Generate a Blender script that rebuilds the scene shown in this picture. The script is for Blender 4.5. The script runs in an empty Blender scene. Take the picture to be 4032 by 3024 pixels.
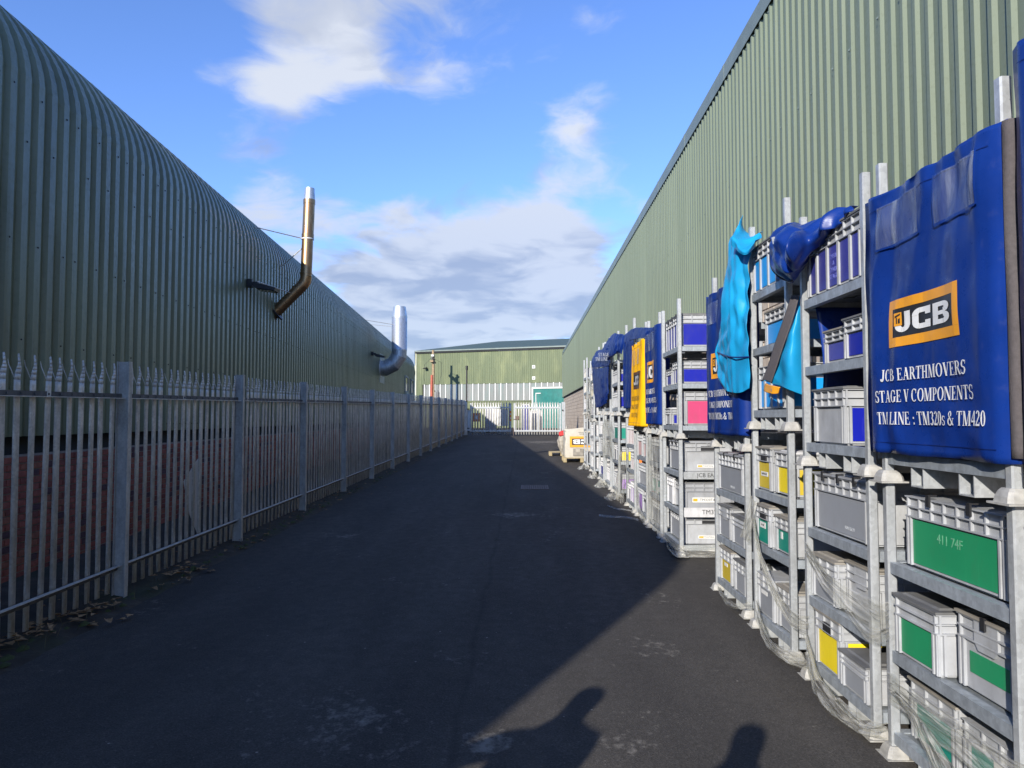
import bpy, bmesh, math, random
from mathutils import Vector, Matrix, noise

R = math.radians
random.seed(7)
scene = bpy.context.scene
col = scene.collection

# ------------------------------------------------------------------ camera, sky, sun, exposure
EYE = 1.753
cam_data = bpy.data.cameras.new("camera")
cam_data.sensor_width = 36.0
cam_data.lens = 26.0
cam_data.clip_start = 0.05
cam_data.clip_end = 3000.0
cam = bpy.data.objects.new("camera", cam_data)
col.objects.link(cam)
cam.location = (0.0, 0.0, EYE)
cam.rotation_euler = (R(90.0 + 2.6), 0.0, R(1.04))
scene.camera = cam

SUN_AZ = 25.3          # the light travels this many degrees to the right of the road's axis
SUN_EL = math.degrees(math.atan(0.38))
sun_data = bpy.data.lights.new("sun", 'SUN')
sun_data.energy = 5.0
sun_data.angle = R(0.5)
sun_data.color = (1.0, 0.94, 0.845)
sun = bpy.data.objects.new("sun", sun_data)
col.objects.link(sun)
_d = Vector((math.sin(R(SUN_AZ)), math.cos(R(SUN_AZ)), -math.tan(R(SUN_EL)))).normalized()
sun.rotation_euler = _d.to_track_quat('-Z', 'Y').to_euler()

scene.view_settings.view_transform = 'Standard'
scene.view_settings.look = 'None'
scene.view_settings.gamma = 1.0
scene.view_settings.exposure = 0.5
scene.view_settings.use_curve_mapping = False
scene.cycles.max_bounces = 6
scene.cycles.transparent_max_bounces = 12

world = bpy.data.worlds.new("World")
scene.world = world
world.use_nodes = True


def build_sky():
    nt = world.node_tree
    N, L = nt.nodes, nt.links
    N.clear()
    out = N.new('ShaderNodeOutputWorld')
    bg = N.new('ShaderNodeBackground')
    bg.inputs['Strength'].default_value = 0.125
    L.new(bg.outputs[0], out.inputs[0])
    sky = N.new('ShaderNodeTexSky')
    sky.sky_type = 'NISHITA'
    sky.sun_disc = False
    sky.sun_elevation = R(SUN_EL)
    sky.sun_rotation = R(180.0 + SUN_AZ)
    sky.altitude = 100.0
    sky.air_density = 1.0
    sky.dust_density = 0.05
    sky.ozone_density = 2.2

    def math_(op, a, b=None, c=None, clamp=False):
        n = N.new('ShaderNodeMath')
        n.operation = op
        n.use_clamp = clamp
        for i, v in enumerate((a, b, c)):
            if v is None:
                continue
            if isinstance(v, (int, float)):
                n.inputs[i].default_value = v
            else:
                L.new(v, n.inputs[i])
        return n.outputs[0]

    def smooth(v, a, b, lo=0.0, hi=1.0):
        n = N.new('ShaderNodeMapRange')
        n.interpolation_type = 'SMOOTHSTEP'
        n.inputs[1].default_value = a
        n.inputs[2].default_value = b
        n.inputs[3].default_value = lo
        n.inputs[4].default_value = hi
        L.new(v, n.inputs[0])
        return n.outputs[0]

    geo = N.new('ShaderNodeTexCoord')
    d = geo.outputs['Generated']
    sep = N.new('ShaderNodeSeparateXYZ')
    L.new(d, sep.inputs[0])
    # a flat cloud layer: the view ray meets it at d.xy / (d.z + k)
    den = math_('ADD', math_('MAXIMUM', sep.outputs[2], 0.0), 0.16)
    px = math_('DIVIDE', sep.outputs[0], den)
    py = math_('DIVIDE', sep.outputs[1], den)
    comb = N.new('ShaderNodeCombineXYZ')
    L.new(px, comb.inputs[0])
    L.new(py, comb.inputs[1])
    warp = N.new('ShaderNodeTexNoise')
    warp.inputs['Scale'].default_value = 1.6
    warp.inputs['Detail'].default_value = 4.0
    L.new(comb.outputs[0], warp.inputs['Vector'])
    wm = N.new('ShaderNodeVectorMath')
    wm.operation = 'MULTIPLY_ADD'
    L.new(warp.outputs['Color'], wm.inputs[0])
    wm.inputs[1].default_value = (0.5, 0.5, 0.0)
    L.new(comb.outputs[0], wm.inputs[2])
    n1 = N.new('ShaderNodeTexNoise')
    n1.inputs['Scale'].default_value = 2.7
    n1.inputs['Detail'].default_value = 9.0
    n1.inputs['Roughness'].default_value = 0.58
    L.new(wm.outputs[0], n1.inputs['Vector'])
    n2 = N.new('ShaderNodeTexNoise')
    n2.inputs['Scale'].default_value = 0.7
    n2.inputs['Detail'].default_value = 3.0
    L.new(comb.outputs[0], n2.inputs['Vector'])

    def dirv(x, y):
        v = Vector(((x - 1135.0) / 1598.0, 1.0, (902.0 - y) / 1598.0))
        return v.normalized()

    # where the clouds of this sky stand (direction, angular size in degrees, weight)
    blobs = [
        (600, 150, 7.0, 0.34), (760, 120, 7.0, 0.30), (940, 40, 7.0, 0.26), (700, 60, 5.0, 0.12), (500, 170, 4.5, 0.20), (620, 230, 3.5, 0.22),
        (985, 195, 3.0, 0.22), (1180, 205, 4.0, 0.12), (1290, 150, 4.5, 0.27), (1420, 25, 3.5, 0.08),
        (560, 400, 5.5, 0.36), (640, 470, 5.0, 0.34), (520, 360, 3.5, 0.2), (800, 500, 5.5, 0.24), (980, 500, 6.0, 0.28), (1250, 335, 3.5, 0.13), (1390, 400, 4.0, 0.12),
        (1100, 500, 6.0, 0.32), (1300, 470, 6.5, 0.32), (1150, 580, 5.5, 0.28), (900, 600, 6.0, 0.24), (1230, 620, 5.0, 0.26),
        (1000, 690, 7.0, 0.34), (880, 710, 6.0, 0.32), (960, 745, 5.0, 0.32), (1120, 720, 6.0, 0.25), (800, 740, 6.0, 0.2), (800, 620, 4.0, 0.2), (1290, 700, 5.0, 0.2),
        (850, 320, 8.0, -0.26), (1000, 330, 5.0, -0.2), (500, 295, 4.0, -0.34), (620, 315, 4.0, -0.36), (740, 320, 4.5, -0.3), (1100, 270, 3.0, -0.2), (250, 150, 10.0, -0.25), (1500, 150, 9.0, -0.2), (1110, 340, 4.0, -0.18), (700, 560, 2.5, -0.16), (300, 350, 6.0, -0.2),
        (1180, 100, 3.0, -0.15), (900, 260, 5.0, -0.12),
    ]
    acc = None
    for (x, y, rad, wgt) in blobs:
        v = dirv(x, y)
        dp = N.new('ShaderNodeVectorMath')
        dp.operation = 'DOT_PRODUCT'
        L.new(d, dp.inputs[0])
        dp.inputs[1].default_value = v
        s = smooth(dp.outputs['Value'], math.cos(R(rad * 1.25)), math.cos(R(rad * 0.1)), 0.0, wgt)
        acc = s if acc is None else math_('ADD', acc, s)
    base = math_('MULTIPLY', n2.outputs[0], 0.20)
    n1c = math_('MULTIPLY_ADD', n1.outputs[0], 2.2, -0.60)
    tot = math_('ADD', math_('ADD', n1c, base), acc)
    dens = smooth(tot, 0.70, 1.30)
    # light and dark inside the clouds: thick cores greyer, rims bright
    n3 = N.new('ShaderNodeTexNoise')
    n3.inputs['Scale'].default_value = 3.2
    n3.inputs['Detail'].default_value = 6.0
    mp = N.new('ShaderNodeVectorMath')
    mp.operation = 'ADD'
    mp.inputs[1].default_value = (0.09, 0.16, 0.4)
    L.new(wm.outputs[0], mp.inputs[0])
    L.new(mp.outputs[0], n3.inputs['Vector'])
    low = smooth(sep.outputs[2], 0.10, 0.42)
    shade = smooth(n3.outputs[0], 0.36, 0.58)
    shade = math_('MULTIPLY', shade, math_('ADD', math_('MULTIPLY', low, 0.45), 0.55))
    shade = math_('ADD', shade, smooth(sep.outputs[2], 0.30, 0.50, 0.0, 0.6), clamp=True)
    ccol = N.new('ShaderNodeMixRGB')
    ccol.inputs[1].default_value = (2.1, 2.45, 3.25, 1)
    ccol.inputs[2].default_value = (4.6, 4.8, 5.1, 1)
    L.new(shade, ccol.inputs[0])
    tint = N.new('ShaderNodeMixRGB')
    tint.blend_type = 'MULTIPLY'
    tint.inputs[0].default_value = 1.0
    tint.inputs[2].default_value = (0.86, 1.05, 1.54, 1)
    L.new(sky.outputs[0], tint.inputs[1])
    mix = N.new('ShaderNodeMixRGB')
    L.new(math_('MULTIPLY', dens, 0.86), mix.inputs[0])
    L.new(tint.outputs[0], mix.inputs[1])
    L.new(ccol.outputs[0], mix.inputs[2])
    L.new(mix.outputs[0], bg.inputs['Color'])


build_sky()

# ------------------------------------------------------------------ helpers


def gz(y):
    """height of the gently rising yard at distance y"""
    return 0.0144 * max(-20.0, min(50.0, y))


def at(x, y, X):
    """a point of the upright plane at lateral distance X, from its sighting in the photograph"""
    Y = 1598.0 * X / (x - 1135.0)
    return Vector((X, Y, EYE + (902.0 - y) / 1598.0 * Y))


class MB:
    def __init__(self):
        self.v, self.f, self.m, self.sm = [], [], [], []

    def add(self, verts, faces, m=0, smooth=False):
        o = len(self.v)
        self.v += [tuple(p) for p in verts]
        for f in faces:
            self.f.append(tuple(i + o for i in f))
            self.m.append(m)
            self.sm.append(smooth)

    def box(self, x0, x1, y0, y1, z0, z1, m=0):
        self.add([(x0, y0, z0), (x1, y0, z0), (x1, y1, z0), (x0, y1, z0), (x0, y0, z1), (x1, y0, z1), (x1, y1, z1), (x0, y1, z1)],
                 [(0, 3, 2, 1), (4, 5, 6, 7), (0, 1, 5, 4), (1, 2, 6, 5), (2, 3, 7, 6), (3, 0, 4, 7)], m)

    def frustum(self, cx, cy, z0, z1, a, b, m=0):
        self.add([(cx - a, cy - a, z0), (cx + a, cy - a, z0), (cx + a, cy + a, z0), (cx - a, cy + a, z0),
                  (cx - b, cy - b, z1), (cx + b, cy - b, z1), (cx + b, cy + b, z1), (cx - b, cy + b, z1)],
                 [(0, 3, 2, 1), (4, 5, 6, 7), (0, 1, 5, 4), (1, 2, 6, 5), (2, 3, 7, 6), (3, 0, 4, 7)], m)

    def prism(self, poly, axis, a, b, m=0):
        """poly: 2D points; extruded along axis (0,1,2) from a to b"""
        n = len(poly)

        def P(p, t):
            if axis == 2:
                return (p[0], p[1], t)
            if axis == 1:
                return (p[0], t, p[1])
            return (t, p[0], p[1])
        vs = [P(p, a) for p in poly] + [P(p, b) for p in poly]
        fs = [tuple(range(n)), tuple(range(2 * n - 1, n - 1, -1))]
        fs += [(i, i + n, (i + 1) % n + n, (i + 1) % n) for i in range(n)]
        self.add(vs, fs, m)

    def tube(self, path, rad, n=10, m=0, caps=True, smooth=True):
        path = [Vector(p) for p in path]
        k = len(path)
        rads = rad if isinstance(rad, (list, tuple)) else [rad] * k
        rings = []
        up = None
        for i, p in enumerate(path):
            t = (path[min(i + 1, k - 1)] - path[max(i - 1, 0)])
            t = t.normalized() if t.length > 1e-9 else Vector((0, 0, 1))
            if up is None:
                up = Vector((0, 0, 1)) if abs(t.z) < 0.9 else Vector((1, 0, 0))
            s = t.cross(up)
            s.normalize()
            up = s.cross(t)
            up.normalize()
            rings.append([p + (s * math.cos(2 * math.pi * j / n) + up * math.sin(2 * math.pi * j / n)) * rads[i] for j in range(n)])
        vs = [v for r in rings for v in r]
        fs = []
        for i in range(k - 1):
            for j in range(n):
                fs.append((i * n + j, i * n + (j + 1) % n, (i + 1) * n + (j + 1) % n, (i + 1) * n + j))
        self.add(vs, fs, m, smooth)
        if caps:
            self.add(rings[0], [tuple(range(n))[::-1]], m)
            self.add(rings[-1], [tuple(range(n))], m)

    def mesh(self, name, mats):
        me = bpy.data.meshes.new(name)
        me.from_pydata(self.v, [], self.f)
        for mt in (mats if isinstance(mats, (list, tuple)) else [mats]):
            me.materials.append(mt)
        me.polygons.foreach_set('material_index', self.m)
        me.polygons.foreach_set('use_smooth', self.sm)
        me.update()
        return me

    def build(self, name, mats, parent=None, loc=None):
        return link(name, self.mesh(name, mats), parent, loc)


def link(name, me, parent=None, loc=None, rot=None):
    o = bpy.data.objects.new(name, me)
    col.objects.link(o)
    if parent is not None:
        o.parent = parent
    if loc is not None:
        o.location = loc
    if rot is not None:
        o.rotation_euler = rot
    return o


def tag(o, label=None, cat=None, group=None, kind=None):
    if label:
        o['label'] = label
    if cat:
        o['category'] = cat
    if group:
        o['group'] = group
    if kind:
        o['kind'] = kind
    return o


def empty(name, loc=(0, 0, 0), rz=0.0):
    o = bpy.data.objects.new(name, None)
    o.empty_display_size = 0.2
    col.objects.link(o)
    o.location = loc
    o.rotation_euler = (0, 0, rz)
    return o


def solid(o, t, off=0.0):
    md = o.modifiers.new("thickness", 'SOLIDIFY')
    md.thickness = t
    md.offset = off
    return o


# ------------------------------------------------------------------ materials
def new_mat(name):
    m = bpy.data.materials.new(name)
    m.use_nodes = True
    nt = m.node_tree
    return m, nt, nt.nodes, nt.links, nt.nodes['Principled BSDF']


def ramp(N, L, src, stops):
    r = N.new('ShaderNodeValToRGB')
    e = r.color_ramp.elements
    while len(e) < len(stops):
        e.new(0.5)
    for i, (p, c) in enumerate(stops):
        e[i].position = p
        e[i].color = (*c, 1) if len(c) == 3 else c
    L.new(src, r.inputs[0])
    return r.outputs[0]


def noise_tex(N, L, vec, scale, detail=4.0, rough=0.55):
    n = N.new('ShaderNodeTexNoise')
    n.inputs['Scale'].default_value = scale
    n.inputs['Detail'].default_value = detail
    n.inputs['Roughness'].default_value = rough
    if vec is not None:
        L.new(vec, n.inputs['Vector'])
    return n.outputs[0]


def coords(N, L, kind='Object', scale=(1, 1, 1)):
    t = N.new('ShaderNodeTexCoord')
    mp = N.new('ShaderNodeMapping')
    mp.inputs['Scale'].default_value = scale
    L.new(t.outputs[kind], mp.inputs[0])
    return mp.outputs[0]


def world_pos(N, L, scale=(1, 1, 1)):
    t = N.new('ShaderNodeNewGeometry')
    mp = N.new('ShaderNodeMapping')
    mp.inputs['Scale'].default_value = scale
    L.new(t.outputs['Position'], mp.inputs[0])
    return mp.outputs[0]


def mixc(N, L, fac, a, b, blend='MIX'):
    n = N.new('ShaderNodeMixRGB')
    n.blend_type = blend
    for i, v in ((0, fac), (1, a), (2, b)):
        if isinstance(v, (int, float)):
            n.inputs[i].default_value = v
        elif isinstance(v, tuple):
            n.inputs[i].default_value = (*v, 1) if len(v) == 3 else v
        else:
            L.new(v, n.inputs[i])
    return n.outputs[0]


def bump(N, L, bsdf, h, strength=0.3, dist=0.01):
    b = N.new('ShaderNodeBump')
    b.inputs['Strength'].default_value = strength
    b.inputs['Distance'].default_value = dist
    L.new(h, b.inputs['Height'])
    L.new(b.outputs[0], bsdf.inputs['Normal'])


def vary(N, L, c, amt):
    """each object of a kind a touch lighter or darker than the next"""
    oi = N.new('ShaderNodeObjectInfo')
    f = ramp(N, L, oi.outputs['Random'], [(0.0, (1 - amt,) * 3), (1.0, (1.0,) * 3)])
    return mixc(N, L, 1.0, c, f, 'MULTIPLY')


def simple(name, c, rough=0.5, metal=0.0, var=0.12, scale=8.0, bmp=0.0, world=False, spec=None, coat=0.0, dark_and_grime=0.0, rnd=0.0):
    m, nt, N, L, b = new_mat(name)
    v = world_pos(N, L) if world else coords(N, L)
    n = noise_tex(N, L, v, scale, 5.0)
    lo = tuple(x * (1 - var) for x in c)
    hi = tuple(min(1, x * (1 + var)) for x in c)
    cc = ramp(N, L, n, [(0.3, lo), (0.7, hi)])
    if dark_and_grime:
        g = noise_tex(N, L, world_pos(N, L, (1, 1, 0.45)), 11.0, 7.0, 0.68)
        cc = mixc(N, L, ramp(N, L, g, [(0.50, (0.0,) * 3), (0.72, (dark_and_grime,) * 3)]), cc, (0.13, 0.115, 0.09))
        g2 = noise_tex(N, L, world_pos(N, L, (14, 14, 1.5)), 3.0, 3.0, 0.5)
        cc = mixc(N, L, ramp(N, L, g2, [(0.66, (0.0,) * 3), (0.70, (dark_and_grime * 0.7,) * 3)]), cc, tuple(min(1, x * 1.5 + 0.08) for x in c))
    if rnd:
        cc = vary(N, L, cc, rnd)
    L.new(cc, b.inputs['Base Color'])
    b.inputs['Roughness'].default_value = rough
    b.inputs['Metallic'].default_value = metal
    if spec is not None:
        b.inputs['Specular IOR Level'].default_value = spec
    if coat:
        b.inputs['Coat Weight'].default_value = coat
        b.inputs['Coat Roughness'].default_value = 0.12
    if bmp:
        bump(N, L, b, noise_tex(N, L, v, scale * 4, 4.0), bmp, 0.004)
    return m


def galvanised(name, base, rough=0.42, metal=0.45):
    m, nt, N, L, b = new_mat(name)
    v = world_pos(N, L)
    vo = N.new('ShaderNodeTexVoronoi')
    vo.inputs['Scale'].default_value = 55.0
    L.new(v, vo.inputs['Vector'])
    n = noise_tex(N, L, world_pos(N, L, (1, 1, 0.35)), 14.0, 5.0)
    sp = ramp(N, L, vo.outputs['Color'], [(0.0, tuple(x * 0.86 for x in base)), (1.0, tuple(min(1, x * 1.12) for x in base))])
    st = ramp(N, L, n, [(0.35, (0.72, 0.72, 0.72)), (0.62, (1.0, 1.0, 1.0))])
    L.new(vary(N, L, mixc(N, L, 1.0, sp, st, 'MULTIPLY'), 0.14), b.inputs['Base Color'])
    b.inputs['Metallic'].default_value = metal
    L.new(ramp(N, L, n, [(0.3, (rough + 0.1,) * 3), (0.7, (rough - 0.08,) * 3)]), b.inputs['Roughness'])
    bump(N, L, b, n, 0.08, 0.004)
    return m


def cladding(name, base, streak, rough=0.45, moss=None, moss_amt=0.0):
    m, nt, N, L, b = new_mat(name)
    v = world_pos(N, L, (1, 1, 0.06))
    n = noise_tex(N, L, v, 7.0, 6.0)
    n2 = noise_tex(N, L, world_pos(N, L, (0.6, 0.6, 0.35)), 0.9, 4.0)
    n3 = noise_tex(N, L, world_pos(N, L), 26.0, 4.0)
    c = mixc(N, L, ramp(N, L, n, [(0.35, (0, 0, 0)), (0.7, (1, 1, 1))]), base, streak)
    c = mixc(N, L, ramp(N, L, n2, [(0.35, (0.0,) * 3), (0.7, (0.45,) * 3)]), c, tuple(x * 1.25 for x in base))
    c = mixc(N, L, ramp(N, L, n3, [(0.55, (0.0,) * 3), (0.75, (0.25,) * 3)]), c, tuple(x * 0.6 for x in base))
    if moss:
        n4 = noise_tex(N, L, world_pos(N, L, (1, 1, 0.3)), 1.1, 7.0, 0.65)
        c = mixc(N, L, ramp(N, L, n4, [(0.48, (0.0,) * 3), (0.72, (moss_amt,) * 3)]), c, moss)
    c = vary(N, L, c, 0.10)
    L.new(c, b.inputs['Base Color'])
    L.new(ramp(N, L, n3, [(0.3, (rough - 0.06,) * 3), (0.75, (rough + 0.16,) * 3)]), b.inputs['Roughness'])
    bump(N, L, b, n3, 0.04, 0.003)
    return m


def asphalt():
    m, nt, N, L, b = new_mat("asphalt")
    v = world_pos(N, L)
    big = noise_tex(N, L, world_pos(N, L, (1.0, 0.22, 1)), 1.5, 6.0)
    med = noise_tex(N, L, v, 9.0, 6.0)
    vo = N.new('ShaderNodeTexVoronoi')
    vo.inputs['Scale'].default_value = 130.0
    L.new(v, vo.inputs['Vector'])
    c = ramp(N, L, big, [(0.3, (0.058, 0.053, 0.048)), (0.52, (0.079, 0.072, 0.064)), (0.75, (0.102, 0.092, 0.081))])
    c = mixc(N, L, ramp(N, L, med, [(0.35, (0.0,) * 3), (0.7, (0.5,) * 3)]), c, (0.068, 0.064, 0.060))
    agg = ramp(N, L, vo.outputs['Color'], [(0.0, (0.62,) * 3), (0.75, (1.0,) * 3), (0.96, (1.35,) * 3), (1.0, (2.1,) * 3)])
    c = mixc(N, L, 1.0, c, agg, 'MULTIPLY')
    # worn pale scuffs where the binder has gone: patches that stay where they are on the road
    w = noise_tex(N, L, world_pos(N, L, (1.0, 0.8, 1)), 16.0, 7.0, 0.68)
    w2 = noise_tex(N, L, v, 1.3, 6.0, 0.6)
    area = None
    for (cx, cy, rx, ry, amt) in ((-1.15, 4.05, 0.80, 0.75, 0.60), (-0.20, 3.95, 0.22, 0.22, 1.0), (0.55, 3.9, 0.35, 0.3, 0.6), (1.05, 5.6, 0.5, 0.8, 0.45), (-1.9, 3.4, 0.6, 0.5, 0.5),
                                  (0.9, 37.0, 1.6, 2.2, 0.9), (-0.2, 12.0, 0.9, 2.5, 0.35), (-2.2, 10.0, 0.7, 2.0, 0.3), (0.6, 22.0, 1.0, 4.0, 0.35), (-1.4, 27.0, 1.2, 5.0, 0.3), (1.2, 7.2, 0.4, 0.6, 0.4)):
        t = N.new('ShaderNodeVectorMath')
        t.operation = 'SUBTRACT'
        L.new(v, t.inputs[0])
        t.inputs[1].default_value = (cx, cy, 0)
        u = N.new('ShaderNodeVectorMath')
        u.operation = 'DIVIDE'
        L.new(t.outputs[0], u.inputs[0])
        u.inputs[1].default_value = (rx, ry, 1000.0)
        ln = N.new('ShaderNodeVectorMath')
        ln.operation = 'LENGTH'
        L.new(u.outputs[0], ln.inputs[0])
        mr = N.new('ShaderNodeMapRange')
        mr.inputs[1].default_value = 1.25
        mr.inputs[2].default_value = 0.1
        mr.inputs[3].default_value = 0.0
        mr.inputs[4].default_value = amt
        L.new(ln.outputs['Value'], mr.inputs[0])
        if area is None:
            area = mr.outputs[0]
        else:
            mx = N.new('ShaderNodeMath')
            mx.operation = 'MAXIMUM'
            L.new(area, mx.inputs[0])
            L.new(mr.outputs[0], mx.inputs[1])
            area = mx.outputs[0]
    sm = N.new('ShaderNodeMath')
    sm.operation = 'MULTIPLY_ADD'
    L.new(area, sm.inputs[0])
    sm.inputs[1].default_value = 0.20
    av = N.new('ShaderNodeMath')
    av.operation = 'MULTIPLY_ADD'
    L.new(w2, av.inputs[0])
    av.inputs[1].default_value = 0.5
    hf = N.new('ShaderNodeMath')
    hf.operation = 'MULTIPLY'
    L.new(w, hf.inputs[0])
    hf.inputs[1].default_value = 0.5
    L.new(hf.outputs[0], av.inputs[2])
    L.new(av.outputs[0], sm.inputs[2])
    c = mixc(N, L, ramp(N, L, sm.outputs[0], [(0.60, (0.0,) * 3), (0.72, (0.85,) * 3)]), c, (0.25, 0.230, 0.20))
    # the joint between two laid strips, and a few dull tyre-polished bands
    sx = N.new('ShaderNodeSeparateXYZ')
    L.new(v, sx.inputs[0])
    wob = noise_tex(N, L, world_pos(N, L, (0.0, 1.1, 0.0)), 1.0, 5.0)
    ma = N.new('ShaderNodeMath')
    ma.operation = 'MULTIPLY_ADD'
    L.new(wob, ma.inputs[0])
    ma.inputs[1].default_value = 0.16
    L.new(sx.outputs[0], ma.inputs[2])
    jn = N.new('ShaderNodeMath')
    jn.operation = 'ADD'
    L.new(ma.outputs[0], jn.inputs[0])
    jn.inputs[1].default_value = 0.30
    ab = N.new('ShaderNodeMath')
    ab.operation = 'ABSOLUTE'
    L.new(jn.outputs[0], ab.inputs[0])
    c = mixc(N, L, ramp(N, L, ab.outputs[0], [(0.0, (0.40,) * 3), (0.010, (0.28,) * 3), (0.035, (0.0,) * 3)]), c, (0.030, 0.029, 0.028))
    # small light bits of grit
    vg = N.new('ShaderNodeTexVoronoi')
    vg.inputs['Scale'].default_value = 4.2
    L.new(v, vg.inputs['Vector'])
    c = mixc(N, L, ramp(N, L, vg.outputs['Distance'], [(0.0, (0.8,) * 3), (0.028, (0.6,) * 3), (0.034, (0.0,) * 3)]), c, (0.36, 0.34, 0.30))
    L.new(c, b.inputs['Base Color'])
    L.new(ramp(N, L, med, [(0.3, (0.72,) * 3), (0.7, (0.92,) * 3)]), b.inputs['Roughness'])
    b.inputs['Specular IOR Level'].default_value = 0.12
    h = mixc(N, L, 0.35, vo.outputs['Distance'], med)
    bump(N, L, b, h, 0.55, 0.006)
    return m


def soil():
    m, nt, N, L, b = new_mat("soil")
    v = world_pos(N, L)
    n = noise_tex(N, L, v, 5.0, 8.0, 0.65)
    n2 = noise_tex(N, L, v, 1.2, 3.0)
    c = ramp(N, L, n, [(0.3, (0.018, 0.015, 0.011)), (0.55, (0.045, 0.037, 0.027)), (0.75, (0.085, 0.072, 0.052))])
    c = mixc(N, L, ramp(N, L, n2, [(0.5, (0.0,) * 3), (0.7, (0.6,) * 3)]), c, (0.030, 0.042, 0.016))
    L.new(c, b.inputs['Base Color'])
    b.inputs['Roughness'].default_value = 0.95
    bump(N, L, b, n, 0.8, 0.02)
    return m


def vinyl(name, c, rough=0.22, wr=0.25, dirt=0.10, spec=0.28):
    """PVC tarpaulin: glossy, faintly scuffed, softly rippled"""
    m, nt, N, L, b = new_mat(name)
    v = world_pos(N, L)
    n = noise_tex(N, L, v, 3.0, 5.0)
    n2 = noise_tex(N, L, v, 16.0, 6.0, 0.65)
    cc = ramp(N, L, n, [(0.3, tuple(x * 0.82 for x in c)), (0.7, tuple(min(1, x * 1.12) for x in c))])
    cc = mixc(N, L, ramp(N, L, n2, [(0.58, (0.0,) * 3), (0.80, (dirt,) * 3)]), cc, (0.35, 0.34, 0.31))
    L.new(cc, b.inputs['Base Color'])
    L.new(ramp(N, L, n2, [(0.3, (rough - 0.05,) * 3), (0.75, (rough + 0.2,) * 3)]), b.inputs['Roughness'])
    b.inputs['Specular IOR Level'].default_value = spec
    h = noise_tex(N, L, world_pos(N, L, (1, 1, 0.5)), 3.5, 1.5)
    bump(N, L, b, h, wr, 0.02)
    return m


def film():
    m, nt, N, L, b = new_mat("stretch film")
    N.remove(b)
    out = N['Material Output']
    tr = N.new('ShaderNodeBsdfTransparent')
    tr.inputs[0].default_value = (0.93, 0.93, 0.90, 1)
    gl = N.new('ShaderNodeBsdfPrincipled')
    gl.inputs['Base Color'].default_value = (0.62, 0.61, 0.57, 1)
    gl.inputs['Roughness'].default_value = 0.13
    uv = N.new('ShaderNodeTexCoord')
    mp = N.new('ShaderNodeMapping')
    mp.inputs['Scale'].default_value = (1.0, 7.5, 1.0)
    L.new(uv.outputs['UV'], mp.inputs[0])
    n = N.new('ShaderNodeTexNoise')
    n.inputs['Scale'].default_value = 1.0
    n.inputs['Detail'].default_value = 6.0
    n.inputs['Roughness'].default_value = 0.65
    n.inputs['Distortion'].default_value = 0.6
    L.new(mp.outputs[0], n.inputs['Vector'])
    n2 = noise_tex(N, L, world_pos(N, L), 9.0, 4.0)
    f = ramp(N, L, n.outputs[0], [(0.30, (0.14,) * 3), (0.50, (0.34,) * 3), (0.68, (0.90,) * 3)])
    f = mixc(N, L, 1.0, f, ramp(N, L, n2, [(0.35, (0.55,) * 3), (0.7, (1.0,) * 3)]), 'MULTIPLY')
    mx = N.new('ShaderNodeMixShader')
    L.new(f, mx.inputs[0])
    L.new(tr.outputs[0], mx.inputs[1])
    L.new(gl.outputs[0], mx.inputs[2])
    L.new(mx.outputs[0], out.inputs[0])
    bm = N.new('ShaderNodeBump')
    bm.inputs['Strength'].default_value = 0.8
    bm.inputs['Distance'].default_value = 0.02
    L.new(n.outputs[0], bm.inputs['Height'])
    L.new(bm.outputs[0], gl.inputs['Normal'])
    return m


def clear_pocket():
    m, nt, N, L, b = new_mat("clear pocket film")
    N.remove(b)
    out = N['Material Output']
    tr = N.new('ShaderNodeBsdfTransparent')
    gl = N.new('ShaderNodeBsdfPrincipled')
    gl.inputs['Base Color'].default_value = (0.30, 0.34, 0.42, 1)
    gl.inputs['Roughness'].default_value = 0.12
    n = noise_tex(N, L, world_pos(N, L, (1, 1, 0.3)), 9.0, 4.0)
    mx = N.new('ShaderNodeMixShader')
    L.new(ramp(N, L, n, [(0.38, (0.10,) * 3), (0.56, (0.24,) * 3), (0.72, (0.62,) * 3)]), mx.inputs[0])
    L.new(tr.outputs[0], mx.inputs[1])
    L.new(gl.outputs[0], mx.inputs[2])
    L.new(mx.outputs[0], out.inputs[0])
    bm = N.new('ShaderNodeBump')
    bm.inputs['Strength'].default_value = 0.6
    bm.inputs['Distance'].default_value = 0.03
    L.new(n, bm.inputs['Height'])
    L.new(bm.outputs[0], gl.inputs['Normal'])
    return m


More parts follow.
